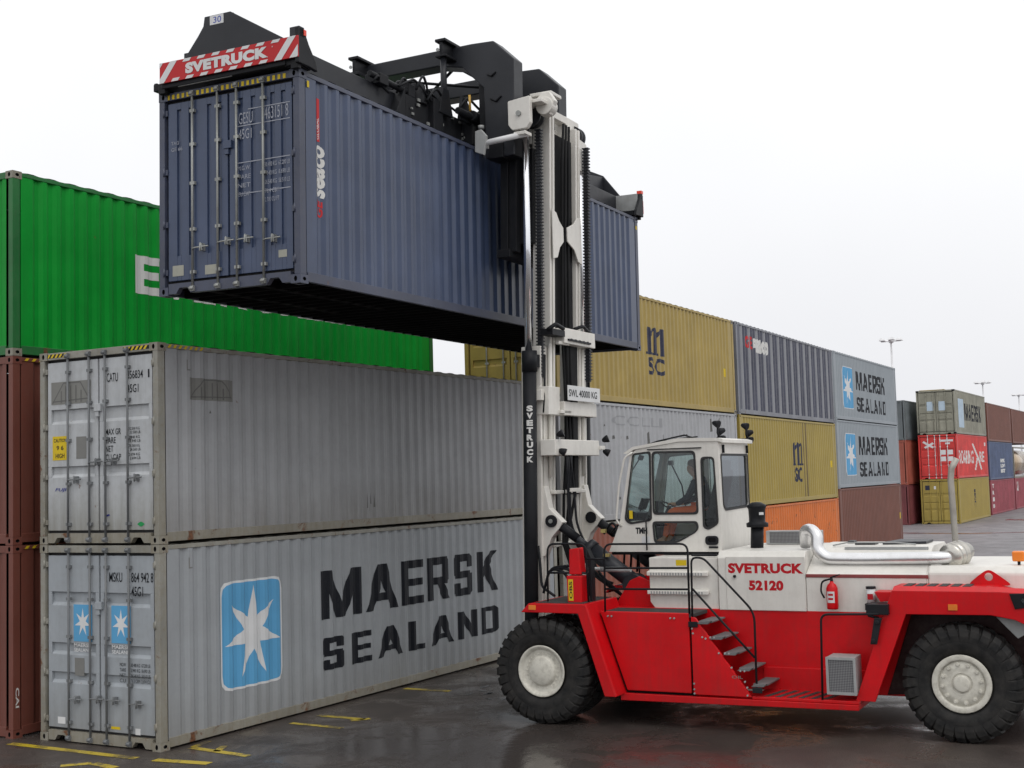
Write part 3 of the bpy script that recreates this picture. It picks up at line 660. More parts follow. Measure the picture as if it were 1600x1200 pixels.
# --- second row behind on the left (green on two browns)
bo = (-.121, 2.895)
b_low = container('dark red brown container on the ground, directly beside the starred grey one', (bo[0], bo[1], 0), .014, HC, CBROWN, CBROWN, door=None)
b_mid = container('dark red brown container directly under the bright green one', (bo[0], bo[1], HC + .006), .014, HC, CBROWN, CBROWN, door=None, stripes=None)
b_up = container('bright green container with large white letters, topmost behind the grey stack', (bo[0], bo[1], 2 * HC + .012), .014, HC, CGREEN, CGRAIL, door=None, castmat=CRAIL)
d = D2(); d.text('EVERGREEN', 2.60, 9.6, 1.255, 1.94, 0, 0, .035, spacing=1.08); d.obj('lettering', M['txt_white'], b_up, side_surf(), BK)
for c_ in (b_mid, b_low):
    d = D2(); x = .22
    while x < .8: d.poly([(x, HC - .065), (x + .06, HC - .065), (x + .10, HC - .02), (x + .04, HC - .02)], 0, 0); x += .14
    d.obj('warning_stripe', M['yellow'], c_, lambda a, b, o: (a, .003 - o, b))
d = D2(); d.text('CAI', .045, .11, .45, .75, 0, 0, .02, rot=270); d.text('45', 1.55, 1.75, .7, .95, 1, 0); d.bymat(('lettering', 'paint_mark'), [M['txt_white'], M['yellow']], b_low, lambda a, b, o: (a, .0 - o, b))

# --- lifted blue container
blue = container('dark blue container hanging high in the air under the black spreader', (-.2085, -2.7803, 6.3613), 0, HC, CBLUE, CBLUER, door='corr', rot=(.00973, -.00017, .0390), detail=2, under=True, bars='galv', lockz=(.62, .66))
d = D2()
d.rect(.43, .52, 2.00, 2.60, 1, 0)
d.text('GLOBAL', .445, .505, 2.03, 2.33, 0, 1, .01, rot=90)
d.text('seaco', .40, .595, 1.22, 1.95, 0, 0, .035, rot=90, shear=.15); d.text('GE', .425, .56, .95, 1.19, 1, 0, .03, rot=90, shear=.15)
d.bymat(('lettering', 'lettering'), [M['txt_white'], M['signred']], blue, side_surf(), BK)
d = D2(); x = .15
while x < WD - .2:
    d.rect(x, x + .045, HC - .105, HC - .04, 0, 0); x += .088
d.obj('warning_stripe', M['yellow'], blue, lambda a, b, o: (.003 - o, WD - a, b))
d = D2(); d.rect(.18, .23, 2.68, 2.77, 0, 0); d.rect(L40 - .13, L40 - .06, 2.62, 2.70, 0, 0); d.each('paint_mark', [M['yellow']], blue, lambda a, b, o: (a, -o + .0015, b))
d = D2()
d.text('GESU', 1.40, 1.64, 2.27, 2.43, 0, 0); d.text('463151 8', 1.84, 2.24, 2.28, 2.45, 0, 0); d.text('45G1', 1.40, 1.62, 2.06, 2.20, 0, 0)
for i, (q, w_) in enumerate((('M.G.W.', '30.480 KG  67.200 LB'), ('TARE', '3.940 KG  8.690 LB'), ('NET', '26.540 KG  58.510 LB'), ('CU.CAP.', '76.4 CBM'), ('', '2.700 CU FT'))):
    if q: d.text(q, 1.38, 1.60, 1.63 - i * .12, 1.69 - i * .12, 0, 0)
    d.text(w_, 1.84, 2.26 if i < 3 else 2.08, 1.63 - i * .12, 1.69 - i * .12, 0, 0)
for z, a0, a1 in ((2.46, 1.56, 2.27), (2.24, 1.38, 2.27), (1.73, 1.38, 2.27), (1.30, 1.38, 2.27)): d.rect(a0, a1, z, z + .012, 0, 0)
d.text('TAG', .20, .34, 2.14, 2.19, 0, 0); d.text('GE 66', .20, .40, 2.05, 2.10, 0, 0)
d.obj('lettering', M['faintwhite'], blue, door_surf)
M['lab'] = decal('pale_label', (.42, .42, .36), worn=.15)
d = D2(); d.rect(.22, .42, .27, .42, 0, 0); d.rect(.80, 1.0, .25, .38, 0, 0); d.rect(2.06, 2.20, .37, .47, 0, 0); d.each('data_plate', [M['lab']], blue, door_surf)

# --- middle column (gold on light grey on brown)
mo = (12.47, .0); my = .010
m_low = container('brown red container partly hidden behind the cab, under the light grey one', (mo[0], mo[1], 0), my, SD, paint('container_brick', (.26, .08, .05), rough=.5, dirt=.15, rust=.3, streak=.4), CRAIL)
m_mid = container('light grey container with ghosted faint letters, seen behind the cab roof', (mo[0], mo[1], SD + .006), my, HC, CLGREY, CLGREY, door='panel')
d = D2()
for i, (x, z, w_, h_) in enumerate(((3.0, 2.0, .10, .10), (3.45, 2.02, .10, .09), (3.85, 2.0, .08, .1), (5.2, 1.78, .12, .45), (6.2, 1.7, .1, .5), (7.6, 2.3, .1, .2), (9.9, 2.3, .15, .4), (10.6, 2.25, .15, .5), (3.3, .5, .06, .08), (8.5, 1.1, .07, .08), (4.6, 2.05, .05, .06), (2.5, 2.3, .04, .06))):
    d.poly([(x, z), (x + w_, z + .02), (x + w_ * .8, z + h_), (x + w_ * .1, z + h_ * .9)], 0, 0)
d.each('paint_mark', [M['ghost2']], m_mid, side_surf(), BK); d = D2(); d.text('CCLLI', 3.0, 6.2, 2.35, 2.60, 0, 0, .0); d.obj('faded_lettering', [decal('very_faint', (.375, .385, .405))], m_mid, side_surf(), BK)
m_up = container('gold container with dark blue initials on its side, topmost behind the mast', (mo[0], mo[1], SD + HC + .012), my, HC, CGOLD, CGOLD, door='panel', stripes=None, castmat=CRAIL, bars='greyp')
def msc(d, a0, a1, b0, b1):
    w = a1 - a0; h = b1 - b0; zm = b0 + h * .42
    for i, f in enumerate((0.08, .42, .76)):
        d.poly(round_poly([(a0 + w * f, zm), (a0 + w * (f + .19), zm), (a0 + w * (f + .19), b1), (a0 + w * (f + (.0 if i == 0 else .02)), b1)], .07 * h, 2), 0, i * .3)
        d.rect(a0 + w * (f - .05), a0 + w * (f + .22), zm - .0 * h, zm + .05 * h, 0, 1 + i * .3)
    d.poly([(a0 + w * .2, b1 - .12 * h), (a0 + w * .46, b1), (a0 + w * .52, b1), (a0 + w * .28, b1 - .2 * h)], 0, 2); d.poly([(a0 + w * .55, b1 - .12 * h), (a0 + w * .80, b1), (a0 + w * .86, b1), (a0 + w * .62, b1 - .2 * h)], 0, 2.3)
    d.text('SC', a0 + w * .1, a0 + w * .92, b0, zm - h * .05, 0, 0, .035)
d = D2(); msc(d, 5.25, 6.62, .84, 2.12); d.rect(11.2, 11.42, 1.1, 1.35, 1, 0); d.bymat(('lettering', 'paint_mark'), [M['txt_navy'], M['yellow']], m_up, side_surf(), BK)
d = D2(); 
for i in range(3): d.rect(.55, .95, 2.35 - i * .12, 2.41 - i * .12, 0, 0)
d.obj('lettering', M['txt_navy'], m_up, door_surf)

# --- third column (navy on mustard on orange)
so = (24.86, .10); sy = .0330
s_low = container('orange container with rust marks behind the engine hood', (so[0], so[1], 0), sy, SD, CORANGE, CORANGE)
s_mid = container('mustard container with a dark monogram and a dark seam, on top of the orange one', (so[0], so[1], SD + .006), sy, HC, CGOLD2, CGOLD2)
d = D2(); msc(d, 6.0, 7.3, .7, 2.1); d.rect(7.4, 7.52, .16, HC - .08, 1, 0); d.rect(7.78, 7.86, .16, HC - .08, 1, 0); d.rect(11.3, 11.5, 1.2, 1.45, 2, 0)
d.text('MEDITERRANEAN SHIPPING', .35, .50, .6, 2.4, 0, 0, rot=270)
d.bymat(('lettering', 'rust_seam', 'paint_mark'), [M['txt_navy'], paint('seam_stain', (.16, .11, .03), dirt=.4), M['yellow']], s_mid, side_surf(), BK)
s_up = container('weathered navy container with pale ribs, topmost between gold and blue grey ones', (so[0], so[1], SD + HC + .012), sy, HC, CNAVY, CNAVYR)
d = D2(); i = 0
a_first = PS[1][0]
for k in range(14):
    x = a_first + .11 + k * 3 * PITCH; d.rect(x, x + .15, .17, HC - .08, 2, 0)
d.text('GE', 1.0, 1.7, 2.14, 2.55, 1, 2, .04); d.text('seaco', 1.8, 3.5, 2.05, 2.52, 0, 2, .06)
d.bymat(('lettering', 'lettering', 'rib_paint'), [M['txt_white'], M['signred'], decal('pale_rib', (.33, .34, .37), worn=.15)], s_up, side_surf(), BK)

# --- fourth column (two blue greys on brown)
ko = (40.45, 1.38); ky = .0222
k_low = container('plum brown container on the ground beneath two blue grey ones', (ko[0], ko[1], 0), ky, HC, CBROWN2, CBROWN2)
k_mid = container('blue grey star logo container between the plum brown one and its twin above', (ko[0], ko[1], HC + .006), ky, HC, CMAE, CMAE)
k_up = container('blue grey star logo container, topmost of its stack, beside the navy one', (ko[0], ko[1], 2 * HC + .012), ky, HC, CMAE, CMAE)
for c_ in (k_mid, k_up):
    d = D2(); emblem(d, 1.4, 3.3, .52, 2.35, 0, 1, r=.22); d.obj('star_logo', [M['signwhite'], M['skyblue']], c_, side_surf(), BK)
    d = D2(); block_text(d, 'MAERSK', 3.9, 9.7, 1.42, 2.25); block_text(d, 'SEALAND', 3.9, 9.7, .45, 1.1, gap=.2); d.obj('lettering', M['txt_black'], c_, side_surf(), BK)
d = D2(); d.rect(11.7, 11.85, 1.2, 1.5, 0, 0); d.obj('paint_mark', M['yellow'], k_low, side_surf(), BK)

# --- distant columns
to = (72.6, 5.75)
for lab, z, h, mt, t in (('maroon container on the ground, narrow end seen beside the plum brown one', 0, SD, CMAR, 'TRITON'), ('terracotta container end with small white vertical letters, middle of the narrow stack', SD + .006, HC, CTER, 'TRITON'), ('slate blue container end, topmost of the narrow stack', SD + HC + .012, SD, CTEAL, '')):
    c_ = container(lab, (to[0], to[1], z), .0, h, mt, detail=0)
    d = D2()
    if t: d.text(t, WD * .42, WD * .55, .7, h - .5, 0, 0, .02, rot=270)
    else: d.rect(.2, 1.4, h - .5, h - .3, 0, 0)
    d.obj('lettering', M['txt_white'], c_, lambda a, b, o: (-.002 - o, WD - a, b))
fo = (73.9, 2.82); fy = .014
f1 = container('mustard container with double doors facing us, on the ground of the far stack', (fo[0], fo[1], 0), fy, HC, CGOLD2, CGOLD2, door='panel', detail=1, bars=CGOLD2)
d = D2(); d.rect(.3, .6, 2.2, 2.5, 0, 0); d.rect(.85, .98, 2.25, 2.45, 1, 0); d.each('data_plate', [M['txt_navy'], M['signwhite']], f1, door_surf)
d = D2(); d.text('MSC', 5.6, 6.4, .9, 2.1, 0, 0, .03, rot=270); d.obj('lettering', M['txt_navy'], f1, side_surf(), BK)
f2 = container('bright red container with white door bars and white brush stroke lettering on its side', (fo[0], fo[1], HC + .006), fy, HC, CRED, CRED, door='panel', detail=1, bars='signwhite')
d = D2(); d.text('ROARING', .6, 6.2, .95, 1.85, 0, 0, .02); d.text('RE', 8.7, 10.8, 1.05, 1.8, 0, 0, .02)
d.poly([(5.8, 2.3), (6.3, 2.35), (8.1, 1.5), (7.7, 1.35)], 0, 1); d.poly([(7.6, 1.5), (8.2, 1.5), (9.6, .55), (9.1, .5)], 0, 1.5); d.poly([(7.5, 1.35), (8.1, 1.35), (7.0, .5), (6.5, .5)], 0, 2); d.rect(10.9, 11.5, 2.2, 2.45, 0, 0)
d.obj('lettering', M['txt_white'], f2, side_surf(), BK)
d = D2(); d.rect(1.35, 2.2, 2.42, 2.55, 0, 0); d.rect(1.7, 2.0, 2.25, 2.36, 0, 0)
for a0 in (1.35, 1.80):
    for b0 in (1.15, 1.58): d.rect(a0, a0 + .36, b0, b0 + .3, 0, 0)
d.poly([(.25, 2.4), (.35, 2.5), (1.0, 2.1), (.9, 2.0)], 0, 0); d.poly([(.9, 2.4), (1.0, 2.3), (.45, 2.0), (.35, 2.1)], 0, 1); d.obj('lettering', M['signwhite'], f2, door_surf)
f3 = container('khaki grey container with two pale blue squares on its doors, top of the far stack', (fo[0], fo[1], 2 * HC + .012), fy, HC, COLIV, COLIV, door='panel', detail=1, castmat=M['black'], bars=COLIV)
d = D2()
for a0 in (.66, 1.4): d.rect(a0, a0 + .42, 1.55, 2.15, 0, 0)
d.each('door_square', [decal('pale_blue', (.55, .68, .8))], f3, door_surf)
d = D2(); d.rect(1.2, 3.2, .45, 2.35, 1, 0); block_text(d, 'MAERSK', 3.6, 10.2, .95, 2.1); d.bymat(('lettering', 'star_logo'), [M['txt_black'], decal('pale_blue', (.55, .68, .8))], f3, side_surf(), BK)
go = (88.4, 3.25); gy = .014
g1 = container('crimson container with white vertical letters beside the mustard one on the ground', (go[0], go[1], 0), gy, SD, CMAR2, CMAR2, detail=0)
d = D2()
for i, ch in enumerate('TRI8'): d.text(ch, .7, 1.5, 2.0 - i * .5, 2.3 - i * .5, 0, 0, .05)
d.obj('lettering', M['txt_white'], g1, side_surf(), BK)
g2 = container('dark blue container with a small white patch of letters, on the crimson one', (go[0], go[1], SD + .006), gy, HC, CNAV2, CNAV2, detail=0)
d = D2(); d.text('NYK', 5.4, 7.8, 1.3, 1.6, 0, 0, .08); d.text('LOG', 5.4, 7.8, .9, 1.2, 0, 0, .08); d.text('IST', 5.4, 7.8, .5, .8, 0, 0, .08); d.obj('lettering', M['txt_white'], g2, side_surf(), BK)
g3 = container('red brown container on top of the far small dark blue one', (go[0], go[1], SD + HC + .012), gy, HC, CBROWN2, CBROWN2, detail=0)
ho = (101.4, 3.45)
h1 = container('crimson container on the ground beneath the tank container', (ho[0], ho[1], 0), gy, SD, CMAR2, CMAR2, detail=0)
d = D2(); d.text('CAI', 1.0, 1.8, 1.5, 2.3, 0, 0, .05); d.obj('lettering', M['txt_white'], h1, side_surf(), BK)
h3 = container('red brown container stacked above the shiny tank container', (ho[0], ho[1], SD * 2 + .30), gy, HC, CBROWN2, CBROWN2, detail=0)
tk = empty('tank_container', (ho[0], ho[1], SD + .006), (0, 0, gy), 'shiny tan cylindrical tank container in a frame on the crimson one', 'tank container')
t_ = MB()
for x in (0, 11.9):
    for y in (0, WD - .15): t_.box(x, x + .15, y, y + .15, 0, SD)
for y in (0, WD - .12):
    t_.box(.15, 11.9, y, y + .12, .0, .12); t_.box(.15, 11.9, y, y + .12, SD - .12, SD)
t_.obj('frame', CRAIL, tk)
t_ = MB(); t_.lathe((.5, WD / 2, SD / 2), (1, 0, 0), [(-.2, .3), (-.1, .85), (.15, 1.1), (10.9, 1.1), (11.1, .85), (11.2, .3)], 32); t_.obj('tank', paint('tank_skin', (.5, .36, .22), rough=.18, metal=.6, dirt=.2, streak=.2), tk)
container('farthest gold container, its top just showing above the red brown ones', (118, 12.0, SD + HC * 2), gy, HC, CGOLD, CGOLD, detail=0)
for k_, mt in enumerate((CBROWN2, CTER, CNAV2)): container(('brown container under the far off gold one, second from the top', 'terracotta container under the far off gold one, second from the ground', 'dark blue container on the ground beneath the far off gold one')[k_], (118, 12.0, (2, 1, 0)[k_] * 2.77), gy, HC if k_ else HC - .05, mt, mt, detail=0)

# ------------------------------------------------------------------ high mast lights
def lamp(x, y, h, n, label):
    r = empty('light_mast', (x, y, 0), (0, 0, 0), label, 'light mast', 'high light masts behind the container stacks')
    m = MB(); m.cyl((0, 0, 0), (0, 0, h - .35), .17, .08, 12); m.obj('pole', M['mast_haze_grey'], r)
    m = MB(); m.cyl((0, 0, h - .4), (0, 0, h - .1), .2, .2, 10); m.box(-.9, .9, -.04, .04, h - .3, h - .22); m.box(-.04, .04, -.9, .9, h - .3, h - .22); m.obj('crosshead', M['mast_haze_grey'], r)
    for k in range(4):
        a = k * PI / 2 + .3; m = MB(); cx, cy = math.cos(a) * .75, math.sin(a) * .75
        m.add([(cx - .5, cy - .25, h - .2), (cx + .5, cy - .25, h - .2), (cx + .5, cy + .25, h - .2), (cx - .5, cy + .25, h - .2), (cx - .35, cy - .15, h + .02), (cx + .35, cy - .15, h + .02), (cx + .35, cy + .15, h + .02), (cx - .35, cy + .15, h + .02)], [(0, 1, 2, 3), (4, 5, 6, 7), (0, 1, 5, 4), (1, 2, 6, 5), (2, 3, 7, 6), (3, 0, 4, 7)])
        m.obj('floodlight', M['mast_haze_grey'], r)
lamp(107.5, 14.45, 15.6, 4, 'tall light mast rising behind the blue grey containers, largest of the three')
lamp(153.6, 14.3, 14.0, 4, 'thin light mast behind the khaki grey container stack')
lamp(188, 15.1, 14.0, 4, 'farthest and faintest thin light mast')
# ------------------------------------------------------------------ the container handler
TY = .0399061134586
TR = empty('container_handler', (5.8151, -1.3510, 0), (0, 0, TY - PI / 2), 'red and white heavy container handler with tall mast and black spreader, cab and engine hood', 'container handler')
X0 = lambda u, v, z: (u, -v, z)                               # truck frame: u rearward, v to the near side, z up
XM = lambda u, v, z: (u + .0235 * (z - 4.2), -v, z)           # the mast leans back a little
XI = lambda u, v, z: (u + .0300 * (z - 4.2), -v, z)           # inner mast
BT = lambda x, y, z: X0(1.188 - y + .0097 * z, 6.077 - x, 6.361 + z + .0097 * y)   # spreader, in the container's frame
def P(name, mb, mat, parent=TR, xf=X0, bevel=.008, label=None): return mb.obj(name, mat, parent, xf, bevel, label)

# chassis and side panels
c = MB(); c.prism([(3.2, .5), (9.6, .5), (10.3, .9), (10.3, 1.66), (3.2, 1.66)], 'y', -1.14, 1.14)
c.prism([(5.78, .46), (7.3, .46), (7.3, .84), (5.78, .84)], 'y', -1.17, 1.17); c.cur = 0
c.prism([(3.35, 1.64), (3.62, 2.05), (3.78, 2.12), (3.95, 2.05), (4.15, 1.64)], 'y', .88, .93); c.prism([(3.35, 1.64), (3.62, 2.05), (3.78, 2.12), (3.95, 2.05), (4.15, 1.64)], 'y', .56, .61)
c.prism([(3.35, 1.64), (3.62, 2.05), (3.78, 2.12), (3.95, 2.05), (4.15, 1.64)], 'y', -.93, -.88)
P('chassis', c, M['red'])
for s in (1, -1):
    c = MB(); c.prism([(3.40, 1.6), (4.95, 1.6), (4.95, .47), (3.8, .47)], 'y', s * 1.70, s * 1.79); P('panel_backing', c, M['dark'], bevel=0)
    c = MB(); c.prism([(3.495, 1.67), (4.90, 1.665), (4.90, .515), (3.90, .515)], 'y', s * 1.80, s * 1.85); P('side_panel', c, M['red'], bevel=.012)
    c = MB(); c.box(3.5, 4.95, min(s * 1.15, s * 1.84), max(s * 1.15, s * 1.84), 1.60, 1.655); P('deck', c, M['antislip'])
    c = MB(); c.prism([(3.80, .37), (7.30, .40), (7.30, .475), (3.80, .475)], 'y', s * 1.12, s * 1.88); P('sill', c, M['red'])
    c = MB(); c.prism([(4.935, 1.62), (5.0, 1.60), (5.80, .505), (4.935, .505)], 'y', s * 1.81, s * 1.86); P('stair_panel', c, M['red'], bevel=.006)
    c = MB(); c.box(5.80, 7.3, min(s * 1.16, s * 1.85), max(s * 1.16, s * 1.85), .478, .52); pf = P('platform', c, M['red'])
    if s == 1:
        d = D2(); x = 5.95
        while x < 6.85: d.poly([(x, 1.2), (x + .085, 1.2), (x + .02 - .14, 1.82), (x - .205, 1.82)] if 0 else [(x + .12, 1.2), (x + .205, 1.2), (x + .085, 1.82), (x, 1.82)], 0, 0); x += .165
        d.obj('antislip_strip', M['antislip'], pf, lambda a, b, o: X0(a, b, .52 + o))
    for k in range(5):
        u, z = 5.12 + k * .197, 1.55 - k * .215
        c = MB(); c.box(u - .10, u + .11, min(s * 1.17, s * 1.80), max(s * 1.17, s * 1.80), z - .022, z)
        c.prism([(u - .11, z - .035), (u + .07, z - .035), (u + .12, z + .014), (u - .05, z + .006)], 'y', s * 1.80, s * 1.87)
        P('step', c, M['stepgrey'], bevel=.004)
bl = MB()
for u, z in ((4.62, 1.59), (4.68, 1.59), (4.95, 1.45), (4.96, 1.38), (3.63, 1.60), (3.69, 1.60), (5.10, 1.33), (5.15, 1.31), (5.22, 1.33), (5.28, 1.33), (5.34, 1.11), (5.43, 1.11), (5.49, 1.11), (5.52, .91), (5.65, .87), (5.71, .87), (5.71, .72), (4.95, .66), (4.95, .58), (4.95, .52), (5.74, .64), (5.74, .53)):
    bl.cyl((u, 1.85, z), (u, 1.872, z), .014, n=6)
P('bolt', bl, M['greyp'], bevel=0)
d = D2(); d.text('OIL', 5.52, 5.68, .76, .80, 0, 0); d.obj('lettering', M['txt_faint'], TR, lambda a, b, o: X0(a, 1.861 + o, b))

# fenders
for s in (1, -1):
    f = MB(); v0, v1 = s * 1.0, s * 2.2
    f.prism([(2.36, 1.67), (2.48, 1.80), (3.42, 1.80), (3.87, .47), (3.80, .47), (3.37, 1.74), (2.48, 1.74), (2.42, 1.67)], 'y', v0, v1 - s * .02)
    f.prism([(2.34, 1.665), (2.475, 1.80), (3.415, 1.80), (3.86, .465), (3.68, .465), (3.29, 1.66)], 'y', v1 - s * .045, v1)
    ff = P('front_fender', f, M['red'], bevel=.01)
    f = MB(); f.box(2.55, 3.35, min(s * 1.02, s * 2.12), max(s * 1.02, s * 2.12), 1.80, 1.806); P('antislip_strip', f, M['antislip'], ff, bevel=0)
    f = MB(); f.box(2.48, 2.60, min(v1, v1 + s * .012), max(v1, v1 + s * .012), 1.705, 1.775); P('reflector', f, M['orange'], ff, bevel=.003)
    f = MB(); w0, w1 = s * 1.0, s * 1.75
    f.prism([(7.80, 2.07), (9.10, 2.07), (9.3, 2.02), (10.25, 2.0), (10.25, 1.93), (7.87, 1.95), (7.36, .51), (7.25, .51)], 'y', w0, w1 - s * .12)
    # outer face with chamfered top edge
    ring0 = [(7.79, 2.02), (9.18, 2.02), (10.25, 1.97), (10.25, 1.25), (9.95, 1.30), (9.62, 1.53), (9.35, 1.66), (9.05, 1.715), (7.965, 1.705), (7.50, .51), (7.235, .51)]
    f.prism(ring0, 'y', w1 - s * .05, w1)
    top = [(7.80, 2.075), (9.12, 2.075), (10.25, 2.02)]; out = ring0[:3]
    f.add([(u, w1 - s * .12, z) for u, z in top] + [(u, w1 - s * .0, z) for u, z in out] + [(u, w1 - s * .12, z - .05) for u, z in top] + [(u, w1, z - .05) for u, z in out],
          [(0, 1, 4, 3), (1, 2, 5, 4), (6, 7, 10, 9), (7, 8, 11, 10), (0, 3, 9, 6), (2, 5, 11, 8)])
    rf_ = P('rear_fender', f, M['red'], bevel=.008)
    f = MB()
    for k in range(6): f.box(7.92 + k * .155, 8.02 + k * .155, min(s * 1.2, s * 1.6), max(s * 1.2, s * 1.6), 2.072, 2.079)
    P('antislip_strip', f, M['antislip'], rf_, bevel=0)
    f = MB(); f.box(8.52, 8.64, min(w1, w1 + s * .012), max(w1, w1 + s * .012), 1.77, 1.85); P('reflector', f, M['orange'], rf_, bevel=.003)
    f = MB(); f.prism([(9.30, 2.0), (9.36, 1.80), (9.75, 1.86), (9.72, 2.02)], 'y', w1 - s * .1, w1 + s * .02); P('lamp_recess', f, M['black'], rf_)
    f = MB(); f.cyl((9.5, w1 + s * .02, 1.92), (9.5, w1 + s * .035, 1.92), .05, n=14); P('lamp_lens', f, M['glass'], rf_, bevel=0)
    # mud flap and dark liner behind the tyre
    f = MB(); f.prism([(9.10, 1.68), (9.36, 1.40), (9.55, 1.52), (9.40, 1.66)], 'y', s * 1.55, s * 1.60); P('bracket', f, M['greyp'], rf_)
    f = MB(); f.prism([(7.95, 1.70), (9.1, 1.72), (9.9, 1.3), (9.9, .7), (7.55, .52)], 'y', s * 1.15, s * 1.18); P('wheel_arch_liner', f, paint('liner_dark_red', (.022, .004, .005), dirt=.3, spec=.2), TR)
    if s == 1:
        n = 14; arc = [(8.985 + .055 * math.cos(t), 2.175 + .055 * math.sin(t)) for t in [PI * 2 * i / n for i in range(n)]]
        f = MB(); plate(f, round_poly([(8.70, 2.06), (8.86, 2.20), (8.985, 2.285), (9.11, 2.20), (9.29, 2.06)], .08), [arc], lambda a, b, t: (a, t, b), 1.18, 1.21)
        P('lifting_eye', f, M['red'], bevel=0); f = MB(); plate(f, round_poly([(8.70, 2.06), (8.86, 2.20), (8.985, 2.285), (9.11, 2.20), (9.29, 2.06)], .08), [arc], lambda a, b, t: (a, t, b), -1.21, -1.18); P('lifting_eye', f, M['red'], bevel=0)
bm_ = MB(); bm_.cyl((2.65, -2.0, .79), (2.65, 2.0, .79), .22, n=14); bm_.box(2.35, 2.95, -1.0, 1.0, .45, 1.1); bm_.box(2.2, 3.3, -1.0, 1.0, .5, 1.5); P('front_axle', bm_, M['black'])
bm_ = MB(); bm_.cyl((8.63, -1.3, .79), (8.63, 1.3, .79), .2, n=14); P('rear_axle', bm_, M['black'])

# wheels
def wheel(name, u, vc, out, R, width, front, label=None):
    """vc: centre of the tyre across; out: +1 / -1 outward direction"""
    e = empty(name, X0(u, vc, .79)); e.parent = TR
    if label: e['label'] = label
    hw = width / 2; rr = .375; base = R - .035
    ty = MB(); ty.lathe((0, 0, 0), (0, -out, 0), [(-hw * .72, rr), (-hw * .86, rr + .03), (-hw, rr + .16), (-hw * .98, base - .17), (-hw * .86, base - .05), (-hw * .6, base), (0, base + .01), (hw * .6, base), (hw * .86, base - .05), (hw * .98, base - .17), (hw, rr + .16), (hw * .94, rr + .06), (hw * .86, rr + .03), (hw * .72, rr)], 72)
    K = 30
    path = [(0.02, base - .01, R), (hw * .45, base - .015, R - .004), (hw * .80, base - .05, R - .02), (hw * .97, base - .115, R - .085), (hw * 1.015, base - .20, R - .165)]
    for side in (1, -1):
        for k in range(K):
            a0 = 2 * PI * (k + (.5 if side < 0 else 0)) / K; vs = []
            for i, (t, ri, ro) in enumerate(path):
                sk = side * .10 * (1 - i / 4); w_ = .060 + .012 * i
                for (da, rad) in ((-w_, ri), (-w_ * .82, ro), (w_ * .82, ro), (w_, ri)):
                    a = a0 + sk + da
                    vs.append((rad * math.cos(a), -out * side * (t if rad == ri else t + .004 * (i > 2)), rad * math.sin(a)))
            fs = []
            for i in range(len(path) - 1):
                for j in range(3): fs.append((4 * i + j, 4 * i + j + 1, 4 * i + j + 5, 4 * i + j + 4))
            fs += [(0, 1, 2, 3), (16, 17, 18, 19)]; ty.add(vs, fs)
    P('tyre', ty, M['rubber'], e, lambda x, y, z: (x, y, z), .004)
    r = MB(); ax = (0, -out, 0)
    if front:
        r.lathe((0, 0, 0), ax, [(hw * .60, rr - .03), (hw * .90, rr - .012), (hw * .98, rr + .012), (hw * 1.0, rr + .004), (hw * .99, rr - .02), (hw * .90, rr - .035), (hw * .86, rr - .05), (hw * .80, rr - .055), (hw * .80, rr - .075), (hw * .76, rr - .10), (hw * .74, .245), (hw * .74, .225), (hw * .90, .215), (hw * .98, .19), (hw * .99, .0)], 56)
        for k in range(24):
            a = 2 * PI * k / 24; r.cyl((.258 * math.cos(a), -out * hw * .7, .258 * math.sin(a)), (.258 * math.cos(a), -out * hw * .80, .258 * math.sin(a)), .013, n=6)
    else:
        r.lathe((0, 0, 0), ax, [(hw * .60, rr - .02), (hw * .90, rr - .005), (hw * .98, rr + .012), (hw * 1.0, rr + .004), (hw * 1.0, rr - .05), (hw * .97, rr - .065), (hw * .80, rr - .068), (hw * .80, rr - .082), (hw * .88, rr - .088), (hw * .88, .19), (hw * .90, .15), (hw * .90, .135), (hw * .84, .13), (hw * .84, .115), (hw * 1.0, .11), (hw * 1.03, .09), (hw * 1.03, 0)], 56)
        for k in range(12):
            a = 2 * PI * (k + .3) / 12; p = (.255 * math.cos(a), .255 * math.sin(a))
            r.cyl((p[0], -out * hw * .84, p[1]), (p[0], -out * hw * .91, p[1]), .032, .030, n=12); r.cyl((p[0], -out * hw * .88, p[1]), (p[0], -out * hw * 1.02, p[1]), .018, n=6)
    P('rim', r, M['rim'], e, lambda x, y, z: (x, y, z), 0)
    if front:
        q = MB(); q.lathe((0, 0, 0), ax, [(-hw * .5, rr - .02), (hw * .54, .36), (hw * .54, .0)], 32); P('wheel_disc', q, M['rim'], e, lambda x, y, z: (x, y, z), 0)
for s in (1, -1):
    wheel('front_wheel', 2.65, s * 1.97, s, .80, .44, True); wheel('front_wheel', 2.65, s * 1.40, s, .80, .44, True)
    wheel('rear_wheel', 8.63, s * 1.44, s, .80, .46, False)

# engine hood
h = MB()
def section(mb, u0, u1, prof0, prof1=None):
    a = [(u0, v, z) for v, z in prof0]; b = [(u1, v, z) for v, z in (prof1 or prof0)]; mb.loft([a, b], False)
w1_ = [(-1.15, 1.65), (-1.15, 2.42), (-1.07, 2.52), (1.07, 2.52), (1.15, 2.42), (1.15, 1.65)]
w2_ = [(-1.14, 1.65), (-1.14, 2.20), (-1.0, 2.28), (-.72, 2.52), (-.6, 2.56), (.35, 2.56), (.5, 2.52), (1.0, 2.26), (1.14, 2.19), (1.14, 1.65)]
w3_ = [(-1.13, 1.65), (-1.13, 2.22), (-1.02, 2.31), (1.02, 2.31), (1.13, 2.22), (1.13, 1.65)]
section(h, 5.14, 6.455, w1_); section(h, 6.46, 8.15, w2_); section(h, 8.15, 8.17, w2_, [(v, min(z, 2.31)) for v, z in w2_])
hd = P('engine_hood', h, M['white'], bevel=.015)
